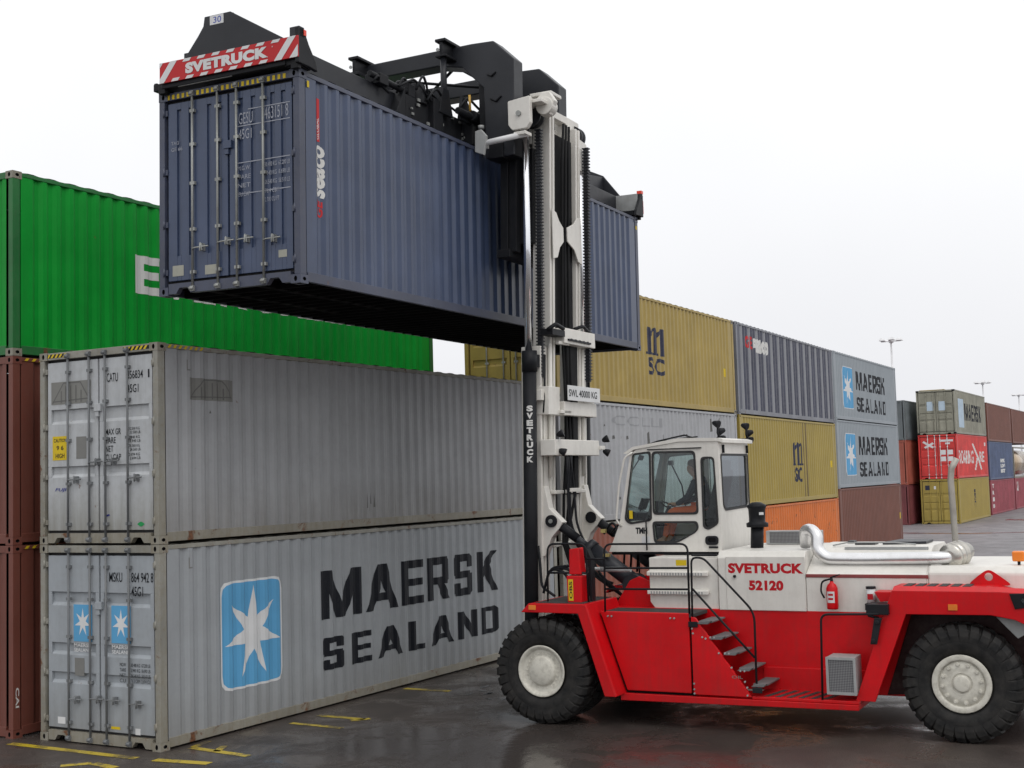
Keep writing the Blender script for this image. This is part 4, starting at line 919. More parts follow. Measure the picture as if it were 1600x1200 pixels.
h = MB(); section(h, 8.17, 10.25, w3_); P('counterweight', h, M['white'], bevel=.03)
h = MB(); h.box(5.265, 6.45, 1.152, 1.162, 1.655, 2.44); dr = P('hood_door', h, M['white'], hd, bevel=.006)
d = D2(); d.text('SVETRUCK', 5.30, 6.43, 2.195, 2.345, 0, 0, .055, spacing=1.06); d.text('52120', 5.61, 6.13, 1.945, 2.095, 0, 0, .06, spacing=1.06); d.obj('lettering', M['txt_red'], hd, lambda a, b, o: X0(a, 1.1605 + o, b), off=.003)
h = MB(); h.cyl((5.40, 1.16, 2.15), (5.40, 1.185, 2.15), .022, n=10); P('latch', h, M['black'], hd, bevel=0)
h = MB(); h.box(6.46, 8.18, 1.132, 1.150, 2.14, 2.19); P('trim_strip', h, paint('trim_red', (.25, .04, .04)), hd)
h = MB(); h.prism([(7.4, .28), (8.0, .1), (8.0, -.5), (7.5, -.6)], 'z', 2.562, 2.60); h.box(7.0, 7.3, .05, .3, 2.56, 2.59); h.box(6.8, 6.9, -.3, -.1, 2.56, 2.60); P('hood_vent', h, M['charcoal'], hd)
h = MB(); h.box(6.9, 8.1, .52, .54, 2.50, 2.545); h.tube([(6.7, .42, 2.56), (6.9, .40, 2.60), (7.6, .40, 2.60), (7.9, .36, 2.57)], .012, 6); P('hood_rib', h, M['greyp'], hd)

# side locker below the cab with folded ledges
h = MB(); h.prism([(4.02, 1.75), (4.10, 1.645), (5.12, 1.645), (5.12, 2.42), (4.02, 2.42)], 'y', -1.1, 1.10)
for z in (2.20, 1.92): h.prism([(1.08, z - .03), (1.17, z - .055), (1.17, z + .01), (1.08, z + .025)], 'x', 4.00, 4.98)
lk = P('side_locker', h, M['white'], bevel=.012)
h = MB()
for z in (2.20, 1.92):
    x = 4.06
    while x < 4.9: h.box(x, x + .022, 1.17, 1.173, z - .045, z - .005); x += .045
P('ledge_slot', h, M['greyp'], lk, bevel=0)
d = D2(); d.rect(4.46, 4.63, 2.30, 2.385, 0, 0); d.obj('caution_label', M['yellow'], lk, lambda a, b, o: X0(a, 1.101 + o, b))
h = MB(); h.box(3.15, 5.16, -.95, .50, 2.425, 2.468); P('cab_base', h, M['black'])
h = MB(); h.box(4.7, 5.1, 1.02, 1.08, 2.44, 2.47); P('cab_mount', h, M['black'])

# cab
CV, CF = .55, -1.0
side = [(3.13, 2.475), (3.33, 2.93), (3.55, 4.03), (3.66, 4.10), (4.38, 4.20), (5.02, 4.185), (5.02, 2.475)]
wq = round_poly([(3.60, 4.02), (3.885, 4.045), (3.865, 2.985), (3.52, 2.93), (3.44, 3.0)], .05)
wd = round_poly([(3.94, 4.04), (4.625, 4.03), (4.645, 3.075), (3.925, 3.08)], .07)
wl = round_poly([(3.91, 2.935), (4.62, 2.93), (4.64, 2.83), (4.58, 2.77), (4.30, 2.635), (3.93, 2.63)], .06)
wn = round_poly([(4.75, 3.93), (4.935, 3.925), (4.965, 2.92), (4.82, 2.83), (4.75, 2.87)], .06)
c = MB(); plate(c, side, [wq, wd, wl, wn], lambda a, b, t: (a, t, b), CV - .045, CV)
far_h = [round_poly([(3.62, 4.0), (4.25, 4.03), (4.25, 3.0), (3.48, 2.98)], .06), round_poly([(4.35, 4.03), (4.9, 4.0), (4.9, 3.0), (4.35, 3.0)], .06)]
plate(c, side, far_h, lambda a, b, t: (a, t, b), CF, CF + .045)
wr = round_poly([(.44, 3.97), (-.95, 3.97), (-.95, 3.14), (.30, 3.12), (.40, 3.2)], .05)
plate(c, [(CV - .05, 2.475), (CF + .05, 2.475), (CF + .05, 4.17), (CV - .05, 4.17)], [wr], lambda a, b, t: (t, a, b), 4.975, 5.02)
c.prism([(3.50, 4.03), (3.62, 4.10), (4.38, 4.20), (5.02, 4.185), (5.10, 4.16), (5.10, 4.21), (5.02, 4.235), (4.38, 4.255), (3.60, 4.145), (3.44, 4.05)], 'y', CF - .02, CV + .02)
c.prism([(3.13, 2.475), (3.17, 2.475), (3.37, 2.93), (3.33, 2.93)], 'y', CF + .05, CV - .05); c.box(3.16, 4.97, CF + .05, CV - .05, 2.475, 2.52)
for v in (CF + .05, CV - .09): c.prism([(3.33, 2.93), (3.39, 2.93), (3.60, 4.05), (3.55, 4.05)], 'y', v, v + .04)
cab = P('cab', c, M['white'], bevel=.01)
def scale_poly(p, k):
    cx = sum(q[0] for q in p) / len(p); cy = sum(q[1] for q in p) / len(p); return [(q[0] + (k if q[0] > cx else -k), q[1] + (k if q[1] > cy else -k)) for q in p]
def shrink(p, k):
    cx = (min(q[0] for q in p) + max(q[0] for q in p)) / 2; cy = (min(q[1] for q in p) + max(q[1] for q in p)) / 2
    sx = 1 + 2 * k / (max(q[0] for q in p) - min(q[0] for q in p)); sy = 1 + 2 * k / (max(q[1] for q in p) - min(q[1] for q in p))
    return [(cx + (q[0] - cx) * sx, cy + (q[1] - cy) * sy) for q in p]
def window(poly, mp, t, glassmat, o):
    g = MB(); g.add([mp(a, b, t) for a, b in shrink(poly, .01)], [tuple(range(len(poly)))]); w = P('window', g, glassmat, cab, bevel=0)
    g = MB(); plate(g, shrink(poly, .022), [shrink(poly, -.012)], mp, t + o * .024, t + o * .032); P('gasket', g, M['gasket'], w, bevel=0)
ms = lambda a, b, t: (a, t, b); mr_ = lambda a, b, t: (t, a, b)
for w_ in (wq, wd, wl, wn): window(w_, ms, CV - .02, M['glass'], 1)
for w_ in far_h: window(w_, ms, CF + .02, M['glass'], -1)
window(wr, mr_, 5.0, M['tint'], 1)
g = MB(); g.add([(3.345, CF + .06, 2.94), (3.345, CV - .06, 2.94), (3.565, CV - .06, 4.04), (3.565, CF + .06, 4.04)], [(0, 1, 2, 3)]); P('windscreen', g, M['glass'], cab, bevel=0)
g = MB(); g.tube([(3.36, .56, 2.88), (3.29, .60, 2.98), (3.36, .60, 3.55), (3.47, .60, 3.98), (3.60, .56, 4.06)], .018, 8, .1); P('grab_rail', g, M['white'], cab, bevel=0)
g = MB(); g.box(3.95, 4.14, .55, .575, 2.885, 2.905); P('door_handle', g, M['black'], cab)
g = MB(); plate(g, round_poly([(4.76, 2.72), (4.97, 2.72), (4.97, 2.58), (4.76, 2.58)], .06), [round_poly([(4.80, 2.69), (4.93, 2.69), (4.93, 2.62), (4.80, 2.62)], .03)], ms, .55, .575); g.box(4.82, 4.96, .55, .59, 2.53, 2.56); P('air_vent', g, M['black'], cab, bevel=0)
g = MB(); g.box(4.80, 4.93, .551, .556, 2.61, 2.70); P('vent_mesh', g, M['dark'], cab, bevel=0)
g = MB(); g.tube([(3.45, .2, 4.10), (3.9, .2, 4.23), (4.35, .2, 4.31), (4.5, .2, 4.26)], .014, 6); g.tube([(3.6, .0, 4.14), (4.1, .1, 4.28), (4.4, .2, 4.31)], .012, 6); g.tube([(3.5, -.4, 4.12), (4.0, -.35, 4.27), (4.4, -.3, 4.29)], .012, 6); g.box(3.85, 4.75, .52, .575, 4.085, 4.10); P('roof_wiper', g, M['black'], cab, bevel=0)
d = D2(); d.text('TMH', 3.60, 3.80, 2.76, 2.86, 0, 0, .05); d.obj('lettering', M['txt_black'], cab, lambda a, b, o: X0(a, .551 + o, b))
d = D2(); d.rect(3.50, 3.56, 3.0, 3.13, 0, 0); d.rect(3.70, 3.84, 2.60, 2.72, 1, 0); d.each('caution_label', [M['yellow'], M['signwhite']], cab, lambda a, b, o: X0(a, .5505 + o, b))
g = MB(); g.tube([(3.80, .60, 2.50), (3.80, .60, 2.95), (3.84, .58, 3.0)], .012, 6); P('grab_rail', g, M['black'], cab, bevel=0)
g = MB(); g.tube([(5.04, .35, 4.13), (5.04, .35, 4.0)], .02, 6); g.tube([(5.04, -.9, 4.13), (5.04, -.9, 4.0)], .02, 6); P('window_bracket', g, M['black'], cab, bevel=0)
def worklight(p, d_, parent=cab, r=.075, xf=X0):
    g = MB(); p = Vector(p); d_ = Vector(d_).normalized(); g.lathe(p, d_, [(-.09, .02), (-.07, r * .6), (0, r), (.03, r), (.03, r * .9)], 16); w = P('work_light', g, M['black'], parent, xf, bevel=0)
    g = MB(); g.cyl(p + d_ * .02, p + d_ * .028, r * .85, n=16); P('lamp_lens', g, M['greyp'], w, xf, bevel=0)
for v in (.14, -1.38):
    g = MB(); g.tube([(4.93, v + .05, 4.24), (4.93, v + .12, 4.32), (4.93, v + .10, 4.48)], .022, 6); g.box(4.9, 4.96, min(v + .1, -.98 if v < 0 else v), max(v + .14, -.98 if v < 0 else v), 4.21, 4.25); P('lamp_bracket', g, M['black'], cab)
    for k in range(3): worklight((4.93, v + .12 - k * .11, 4.46 - k * .115), (-.9, .25, -.3) if k % 2 else (.9, .2, -.3), r=.06)
# cab interior
g = MB(); g.prism([(4.42, 2.95), (4.78, 2.95), (4.96, 3.72), (4.84, 3.78), (4.66, 3.10), (4.42, 3.08)], 'y', -.42, .12); g.prism([(4.82, 3.68), (4.93, 3.66), (4.97, 3.88), (4.89, 3.90)], 'y', -.28, -.02); g.box(4.45, 4.75, -.3, .0, 2.52, 2.95); P('seat', g, paint('seat_black', (.02, .02, .022), rough=.8, dirt=.1), TR, bevel=.03)
g = MB(); g.lathe((3.93, -.15, 3.17), (.55, 0, 1), [(-.012, .17), (.0, .182), (.012, .17), (.0, .158)], 24, True); g.tube([(3.93, -.15, 3.17), (3.78, -.15, 2.9), (3.74, -.15, 2.52)], .03, 8); g.box(3.85, 4.0, -.165, -.135, 3.16, 3.175); P('steering_wheel', g, M['black'], TR, bevel=0)
g = MB(); g.prism([(3.45, 2.52), (3.75, 2.52), (3.72, 3.0), (3.45, 3.02)], 'y', -.85, -.4); g.box(3.95, 4.5, .14, .26, 3.0, 3.06); g.tube([(4.0, -.75, 3.05), (3.95, -.72, 3.5), (3.82, -.6, 3.86)], .012, 6); g.box(3.78, 3.84, -.66, -.56, 3.84, 3.92); P('control_console', g, M['charcoal'], TR, bevel=0)
g = MB(); g.box(3.50, 3.56, -.85, -.6, 3.05, 3.25); g.tube([(3.53, -.7, 3.1), (3.55, -.7, 2.9)], .012, 6); P('monitor', g, M['black'], TR, bevel=.01)

# radiator, air intake, exhaust
g = MB(); g.prism([(5.40, 2.525), (6.28, 2.525), (6.28, 2.74), (5.40, 2.74)], 'y', -.75, -.55); ra = P('oil_cooler', g, M['greyp'], bevel=.01)
g = MB(); g.box(5.46, 6.22, -.55, -.545, 2.55, 2.72); P('core', g, M['grille'], ra, bevel=0)
g = MB(); g.cyl((5.50, .3, 2.52), (5.52, .3, 2.86), .10, n=20); ai = P('air_intake', g, M['black'], bevel=0)
g = MB(); g.lathe((5.52, .3, 2.84), (0, 0, 1), [(0, .10), (0, .165), (.06, .17), (.08, .125), (.14, .125), (.28, .13), (.31, .15), (.34, .14), (.38, .07), (.385, 0)], 24); P('intake_cap', g, M['black'], ai, bevel=0)
g = MB(); g.box(5.60, 5.66, .42, .455, 3.03, 3.07); P('paint_mark', g, M['signwhite'], ai, bevel=0)
g = MB(); g.tube([(6.35, .62, 2.56), (6.36, .70, 2.80), (6.48, .80, 2.82), (6.58, .86, 2.74), (6.58, .9, 2.52), (6.72, .9, 2.40), (7.2, .9, 2.395), (8.15, .9, 2.41), (8.36, .86, 2.41), (8.50, .7, 2.42)], .088, 14, .12); ep = P('exhaust_pipe', g, M['alu'], bevel=0)
g = MB(); g.lathe((8.43, .82, 2.42), (.35, -1, .12), [(-.03, .09), (.0, .17), (.05, .185), (.06, .17), (.10, .17), (.11, .185), (.16, .185), (.17, .17), (.22, .17), (.24, .185), (.30, .185), (.33, .13), (.5, .12)], 22); P('flex_joint', g, paint('flex_steel', (.62, .6, .55), metal=.9, rough=.3, dirt=.3, rust=.2), ep, bevel=0)
g = MB(); g.tube([(8.47, .30, 2.35), (8.44, .30, 2.65), (8.42, .30, 3.50), (8.44, .30, 3.66), (8.52, .30, 3.80)], [.075, .045, .045, .045, .045], 12); P('tailpipe', g, paint('tailpipe_steel', (.42, .40, .36), metal=.5, rough=.5, dirt=.4, rust=.35), ep, bevel=0)
g = MB(); g.box(9.26, 9.42, .72, .88, 2.36, 2.50); bc = P('beacon', g, M['orange'], bevel=.02)
g = MB(); g.cyl((9.34, .8, 2.30), (9.34, .8, 2.37), .02, n=8); g.box(9.27, 9.33, .71, .715, 2.40, 2.50); P('beacon_stem', g, M['black'], bc, bevel=0)

# cooler box on the platform, filter, bracket
g = MB(); plate(g, [(6.87, .60), (7.28, .60), (7.28, 1.11), (6.87, 1.11)], [[(6.905, .635), (7.245, .635), (7.245, 1.075), (6.905, 1.075)]], ms, 1.83, 1.86); g.box(6.88, 7.27, 1.45, 1.83, .60, 1.11); cb = P('cooler_box', g, M['greyp'], bevel=.006)
g = MB(); g.box(6.90, 7.25, 1.835, 1.842, .63, 1.08); P('core', g, M['grille'], cb, bevel=0)
g = MB(); g.cyl((7.40, 1.22, 1.80), (7.40, 1.22, 2.0), .062, n=16); fl_ = P('fuel_filter', g, M['signwhite'], bevel=0)
g = MB(); g.cyl((7.40, 1.22, 2.0), (7.40, 1.22, 2.03), .07, n=16); g.box(7.32, 7.50, 1.15, 1.28, 1.70, 1.79); g.tube([(7.34, 1.25, 1.74), (7.36, 1.25, 1.62), (7.5, 1.3, 1.6)], .02, 6); P('filter_head', g, M['black'], fl_, bevel=0)
d = D2(); d.rect(7.36, 7.44, 1.85, 1.93, 0, 0); d.obj('lettering', M['txt_red'], fl_, lambda a, b, o: X0(a, 1.283 + o, b))
g = MB(); g.prism([(7.50, 1.98), (7.72, 1.98), (7.76, 1.86), (7.58, 1.84)], 'y', 1.16, 1.5); P('bracket', g, M['red'])
g = MB(); g.prism([(7.56, 1.66), (7.66, 1.66), (7.58, 1.30), (7.49, 1.30)], 'y', 1.82, 1.86); g.cyl((7.60, 1.86, 1.60), (7.60, 1.89, 1.60), .03, n=10); g.cyl((7.54, 1.86, 1.35), (7.54, 1.89, 1.35), .03, n=10); g.box(7.45, 7.75, 1.5, 1.84, 1.70, 1.84); P('hinge_plate', g, M['black'])

# handrails
def rail(segs, r=.016):
    g = MB()
    for pts, fil in segs: g.tube(pts, r, 8, fil)
    P('handrail', g, M['black'], bevel=0)
V = 1.84
rail([([(3.58, V, 1.66), (3.60, V, 2.67), (4.92, V, 2.67), (4.91, V, 1.66)], .12), ([(3.60, V, 2.31), (4.92, V, 2.32)], 0), ([(3.60, V, 2.0), (4.92, V, 2.01)], 0)])
rail([([(4.95, V, 1.52), (4.97, V, 2.47), (5.15, V, 2.47), (5.88, V, 1.70), (5.87, V, .60)], .14), ([(4.97, V, 2.02), (5.86, V, 1.06)], 0)])
rail([([(6.80, V, .52), (6.83, V, 1.69), (7.62, V, 1.71)], .1)])
for s in (1, -1): rail([([(2.66, s * 1.9, 1.8), (2.68, s * 1.9, 2.68), (3.32, s * 1.9, 2.68), (3.34, s * 1.9, 1.8)], .12), ([(2.67, s * 1.9, 2.24), (3.33, s * 1.9, 2.24)], 0), ([(3.32, s * 1.9, 2.45), (3.6, s * 1.87, 2.45)], 0)])
g = MB()
for a, b in ((4.95, 1.52), (5.87, .62)): g.box(a - .05, a + .09, 1.86, 1.89, b - .05, b + .03)
P('rail_foot', g, M['black'])
# red switch cabinet on the fender
g = MB(); g.prism([(3.03, 1.80), (3.26, 1.80), (3.27, 2.20), (3.02, 2.20)], 'y', 1.72, 1.98); g.prism([(3.05, 2.22), (3.25, 2.22), (3.21, 2.62), (3.06, 2.60)], 'y', 1.74, 1.94); sb = P('switch_cabinet', g, M['red'], bevel=.012)
g = MB(); g.prism([(3.30, 1.80), (3.34, 1.80), (3.34, 2.45), (3.27, 2.60)], 'y', 1.62, 1.76); P('bracket', g, M['black'], sb)
d = D2(); d.rect(3.05, 3.13, 1.83, 2.15, 0, 0); d.text('OBS', 3.065, 3.115, 1.86, 2.12, 1, 1, .02, rot=90); d.obj('caution_label', [M['yellow'], M['txt_black']], sb, lambda a, b, o: X0(a, 1.981 + o, b))
g = MB(); g.cyl((3.3, 1.3, 2.25), (3.8, 1.3, 2.25), .04, n=10); g.cyl((2.8, 1.2, 2.25), (3.25, 1.2, 2.25), .03, n=10); P('pipe', g, M['greyp'], bevel=0)

# ---------------- mast
for s in (1, -1):
    g = MB()
    sec = [(1.80, .92), (2.15, .92), (2.15, .86), (2.02, .86), (2.02, .80), (2.15, .80), (2.15, .62), (1.98, .62), (1.98, .68), (1.80, .68)]
    g.prism([(u, s * v) for u, v in sec], 'z', .45, 5.85)
    g.prism([(1.9, 3.55), (2.18, 3.55), (2.26, 3.2), (2.50, 2.97), (2.44, 2.87), (2.30, 2.72), (2.18, 2.42), (1.9, 2.42)], 'y', s * .70, s * .88)
    um = P('mast_upright', g, M['white'], xf=XM, bevel=.008)
    g = MB(); g.box(2.02, 2.3, min(s * .5, s * .93), max(s * .5, s * .93), 4.72, 5.18); g.box(1.98, 2.22, min(s * .6, s * 1.04), max(s * .6, s * 1.04), 4.95, 5.12); P('mast_bracket', g, M['white'], um, xf=XM)
    g = MB(); g.cyl((2.2, s * .66, 3.7), (2.2, s * .66, 5.9), .035, n=10); P('guide_rod', g, M['chrome'] if 0 else M['white'], um, xf=XM, bevel=0)
    # inner mast
    g = MB(); sec = [(1.86, .62), (2.18, .62), (2.18, .55), (2.06, .55), (2.06, .50), (2.18, .50), (2.18, .43), (1.86, .43)]
    g.prism([(u, s * v) for u, v in sec], 'z', 2.6, 9.75); im = P('inner_upright', g, M['white'], xf=XI, bevel=.008)
    # chain
    for nm, v_ in (('lift_chain', .84),):
        g = MB(); z = 5.35; PC = .0275; cu0 = 2.06 if s > 0 else 2.22; cu1 = cu0 + .115; v_ = .84 if s > 0 else .73
        for k in range(int((9.5 - 5.35) / PC)):
            zz = z + k * PC
            g.box(cu0, cu1, min(s * (v_ - .05), s * (v_ + .05)), max(s * (v_ - .05), s * (v_ + .05)), zz - .010, zz + .010) if k % 2 else g.box(cu0 + .02, cu1 - .02, min(s * (v_ - .035), s * (v_ + .035)), max(s * (v_ - .035), s * (v_ + .035)), zz - .016, zz + .016)
        P(nm, g, M['charcoal'], xf=XM, bevel=0)
    # lift cylinder with chrome rod
    g = MB(); g.cyl((2.03, s * 1.08, .5), (2.03, s * 1.08, 5.45), .112, n=24); g.cyl((2.03, s * 1.08, 5.42), (2.03, s * 1.08, 5.76), .125, n=24); g.box(1.92, 2.14, min(s * .9, s * 1.1), max(s * .9, s * 1.1), 5.5, 5.7); lc = P('lift_cylinder', g, M['black'], xf=XM, bevel=0)
    g = MB(); g.cyl((2.02, s * 1.08, 5.7), (1.99, s * 1.08, 9.5), .060, n=20); P('piston_rod', g, M['chrome'], lc, xf=XM, bevel=0)
    g = MB(); g.tube([(2.12, s * 1.0, 2.6), (2.16, s * 1.02, 2.3), (2.2, s * 1.05, 1.95), (2.5, s * 1.2, 1.82)], .022, 6, .1); P('hose', g, M['black'], xf=XM, bevel=0); g = MB(); g.tube([(2.2, s * .86, 5.7), (2.22, s * .92, 5.0), (2.20, s * .92, 4.75)], .02, 6); P('hose', g, M['black'], xf=XM, bevel=0)
    if s == 1:
        d = D2()
        for i, ch in enumerate('SVETRUCK'):
            d.text(ch, -.052, .052, 4.77 - i * .1175, 4.865 - i * .1175, 0, 0, .06)
        # wrap on the cylinder towards the viewer side
        cs = lambda a, b, o: XM(2.03 + math.sin(a / .112 + .42) * (.112 + o), 1.08 + math.cos(a / .112 + .42) * (.112 + o), b)
        d.obj('lettering', M['txt_white'], lc, cs, [x * .012 for x in range(-5, 6)], off=.002)
    # tilt cylinder
    g = MB(); a = Vector((2.28, s * .78, 2.99)); b = Vector((3.72, s * .78, 1.95)); m_ = a.lerp(b, .43)
    g.cyl(m_, b, .135, n=22); g.cyl(m_ - (b - a).normalized() * .05, m_ + (b - a).normalized() * .06, .15, n=22); g.cyl((3.66, s * .66, 1.98), (3.66, s * .92, 1.98), .17, n=18); tc_ = P('tilt_cylinder', g, M['charcoal'], bevel=0)
    g = MB(); g.cyl(a.lerp(b, .02), a.lerp(b, .28), .082, .075, n=16); g.cyl((2.28, s * .68, 2.99), (2.28, s * .92, 2.99), .10, n=16); P('rod_head', g, M['black'], tc_, bevel=0)
    g = MB(); g.cyl(a.lerp(b, .2), m_, .055, n=14); P('piston_rod', g, M['charcoal'], tc_, bevel=0)
    g = MB(); g.cyl((2.28, s * .92, 2.99), (2.28, s * .935, 2.99), .035, n=12); P('pin', g, M['galv'], tc_, bevel=0)
    # top head plate and pulley
    g = MB(); g.prism(round_poly([(1.93, 9.86), (2.33, 9.90), (2.33, 9.46), (2.26, 9.37), (2.00, 9.37), (1.93, 9.46)], .02, 2), 'y', 1.24, 1.34) if s == 1 else g.prism([(1.95, 10.0), (2.16, 10.0), (2.20, 9.7), (2.14, 9.1), (1.95, 9.1)], 'y', s * .42, s * .95)
    if s == 1: g.box(2.02, 2.24, 1.1, 1.33, 9.28, 9.34); g.box(2.05, 2.5, .7, 1.24, 9.80, 9.86)
    hp = P('head_plate', g, M['white'], bevel=.01)
    g = MB(); g.cyl((2.13, 1.34 if s > 0 else -.9, 9.63), (2.13, 1.37 if s > 0 else -.93, 9.63), .045, n=12); P('pin', g, M['galv'], hp, bevel=0)
    g = MB(); g.lathe((2.12, s * .84, 9.70), (0, 1, 0), [(-.09, .20), (-.05, .20), (-.03, .165), (.03, .165), (.05, .20), (.09, .20)], 26); P('chain_pulley', g, M['charcoal'], xf=X0, bevel=0)
g = MB(); g.prism([(2.26, 9.90), (2.38, 10.03), (2.52, 10.02), (2.62, 9.86), (2.52, 9.64), (2.36, 9.64)], 'y', .86, .99); g.cyl((2.44, .80, 9.79), (2.44, 1.03, 9.79), .15, n=20); g.box(2.1, 2.5, .45, .86, 10.02, 10.08); P('hose_guide', g, M['white'], bevel=.012)
g = MB(); g.box(2.02, 2.18, -.95, .95, 9.85, 9.98); g.box(1.85, 2.0, -.62, .62, 9.3, 9.75); P('mast_crosshead', g, M['white'], xf=X0)
g = MB(); g.prism([(-.62, 9.62), (-.95, 9.58), (-.95, 9.02), (-.62, 9.05)], 'x', 2.22, 2.32); P('guard_plate', g, M['white'], xf=X0)
# crossbeams
for nm, v0, v1, z0, z1, u0, u1 in (('mast_crossbeam', -.86, .42, 5.92, 6.18, 2.18, 2.40), ('mast_crossbeam', -.92, .42, 4.72, 4.95, 2.10, 2.36), ('mast_crossbeam', -.82, .98, 4.05, 4.31, 2.16, 2.43), ('mast_crossbeam', -.80, .62, 2.55, 2.62, 2.05, 2.2), ('mast_crossbeam', -.6, .62, 3.42, 3.48, 2.1, 2.25)):
    g = MB(); g.box(u0, u1, v0, v1, z0, z1); P(nm, g, M['white'], bevel=.012)
g = MB(); g.box(2.42, 2.44, -.90, .42, 4.965, 5.215); sg = P('load_sign', g, M['signwhite'], bevel=.003)
d = D2(); d.text('SWL 40000 KG', -.36, .80, 5.03, 5.15, 0, 0, .012); d.obj('lettering', M['txt_black'], sg, lambda a, b, o: X0(2.44 + o, -a, b) if 0 else X0(2.44 + o, .44 - (a + .36) * 1.0 - .04, b))
g = MB(); g.box(2.40, 2.43, -.62, .30, 5.97, 6.0)
for k in range(5): g.cyl((2.40, -.5 + k * .17, 5.99), (2.43, -.5 + k * .17, 5.99), .022, n=8)
P('bolt', g, M['black'], bevel=0)
g = MB(); g.box(2.2, 2.42, .44, .92, 6.02, 6.12); g.tube([(2.35, .95, 6.1), (2.42, .8, 6.2), (2.42, .5, 6.15)], .035, 8, .05); g.tube([(2.35, -.1, 6.2), (2.40, -.35, 6.27), (2.38, -.6, 6.2)], .03, 8, .05); P('hose', g, M['black'], xf=X0, bevel=0)
# hose band hanging in the mast
g = MB()
for k in range(3): g.tube([(2.24, .12 - k * .11, 9.7), (2.22, .16 - k * .13, 9.0), (2.20, .14 - k * .12 + .03 * (k == 1), 7.2), (2.20, .16 - k * .13, 6.0), (2.24, .10 - k * .12, 4.4), (2.26 + .03 * k, .3 - k * .16, 3.4), (2.30 + .02 * k, .42 - k * .02, 2.6), (2.5 + .1 * k, .2, 1.7)], .024, 8)
g.box(2.10, 2.15, -.38, .41, 6.2, 9.5); g.box(2.17, 2.21, -.42, .06, 3.4, 6.2); P('hose_bundle', g, M['greased'], xf=XM, bevel=0)
for z_ in (7.66,):
    g = MB()
    g.prism([(.60, z_ - .34), (.60, z_ + .50), (.44, z_ + .46), (.34, z_ + .34), (.18, z_ + .24), (.18, z_ - .0), (.34, z_ - .12), (.44, z_ - .30)], 'x', 2.31, 2.335); g.prism([(-.56, z_ - .30), (-.56, z_ + .54), (-.40, z_ + .50), (-.26, z_ + .38), (.02, z_ + .27), (.02, z_ + .03), (-.26, z_ - .08), (-.40, z_ - .26)], 'x', 2.31, 2.335); P('slot_plate', g, M['white'], xf=X0)
g = MB()
for z_ in (3.45, 2.6, 2.1): g.box(2.42, 2.46, .02, .45, z_, z_ + .06)
for z_ in (4.75, 5.9, 4.2): g.box(2.30, 2.36, .15, .56, z_, z_ + .05)
P('hose_clamp', g, M['white'], bevel=.004)
g = MB(); random.seed(3)
for k in range(4):
    a = random.uniform(-.5, .6); b_ = random.uniform(-.25, .25); g.tube([(2.4, .5 - .07 * k, 4.1), (2.40 + .03 * a, .45 - .06 * k + b_ * .3, 3.6), (2.42 + a * .2, .42 - .03 * k + b_ * .3, 2.9), (2.8 + .2 * a, .3, 2.1), (3.3, .3, 1.7)], .020, 6, .15)
for k in range(3): g.tube([(2.7 + .1 * k, 1.0, 1.82), (2.62 + .1 * k, 1.15, 2.2 + .05 * k), (2.3, 1.05, 2.25), (2.2, 1.1, 1.85)], .024, 6, .15)
for k in range(3): g.tube([(2.9, -.4 + .3 * k, 2.75), (3.1, -.3 + .3 * k, 2.85 + .06 * k), (3.35, -.2 + .3 * k, 2.6), (3.3, -.2 + .3 * k, 2.1)], .02, 6, .12)
P('hose_bundle', g, M['black'], bevel=0)
g = MB(); g.box(3.02, 3.10, .55, .62, 2.78, 2.84); g.box(3.2, 3.3, .9, .97, 2.42, 2.47); P('hose_fitting', g, paint('brass', (.5, .4, .15), metal=.8), bevel=.003)
for (v, z, dz) in ((-1.0, 4.34, .08), (-1.02, 4.10, -.05), (.86, 4.40, .06), (.80, 4.10, -.06)):
    worklight((2.50, v, z), (.8, -.25, -.4 if dz < 0 else .3), TR, .065)
g = MB(); g.box(2.3, 2.46, -1.02, -.80, 4.15, 4.22); P('lamp_bracket', g, M['white'])

# ---------------- carriage and spreader
g = MB(); g.box(1.42, 1.56, -.95, .95, 7.42, 9.15); g.box(1.36, 1.62, -.95, 1.25, 8.98, 9.22); g.box(1.38, 1.62, -.95, .99, 7.36, 7.50)
for v in (.86, .4, -.3): g.box(1.56, 1.70, v - .12, v + .05, 7.45, 9.05)
for v in (.56, -.74): g.box(1.56, 1.92, v, v + .18, 7.6, 9.2)
P('carriage', g, M['black'], xf=XI, bevel=.01)
g = MB(); g.cyl((1.62, 1.6, 9.15), (2.20, 1.2, 9.32), .048, n=14); P('sideshift_rod', g, M['signwhite'], bevel=0)
g = MB(); g.prism([(1.46, 9.02), (1.62, 8.95), (1.68, 9.26), (1.58, 9.38), (1.47, 9.36)], 'y', 1.58, 1.64); g.box(1.5, 1.6, 1.4, 1.58, 9.1, 9.25); P('carriage_bracket', g, M['greyp'])
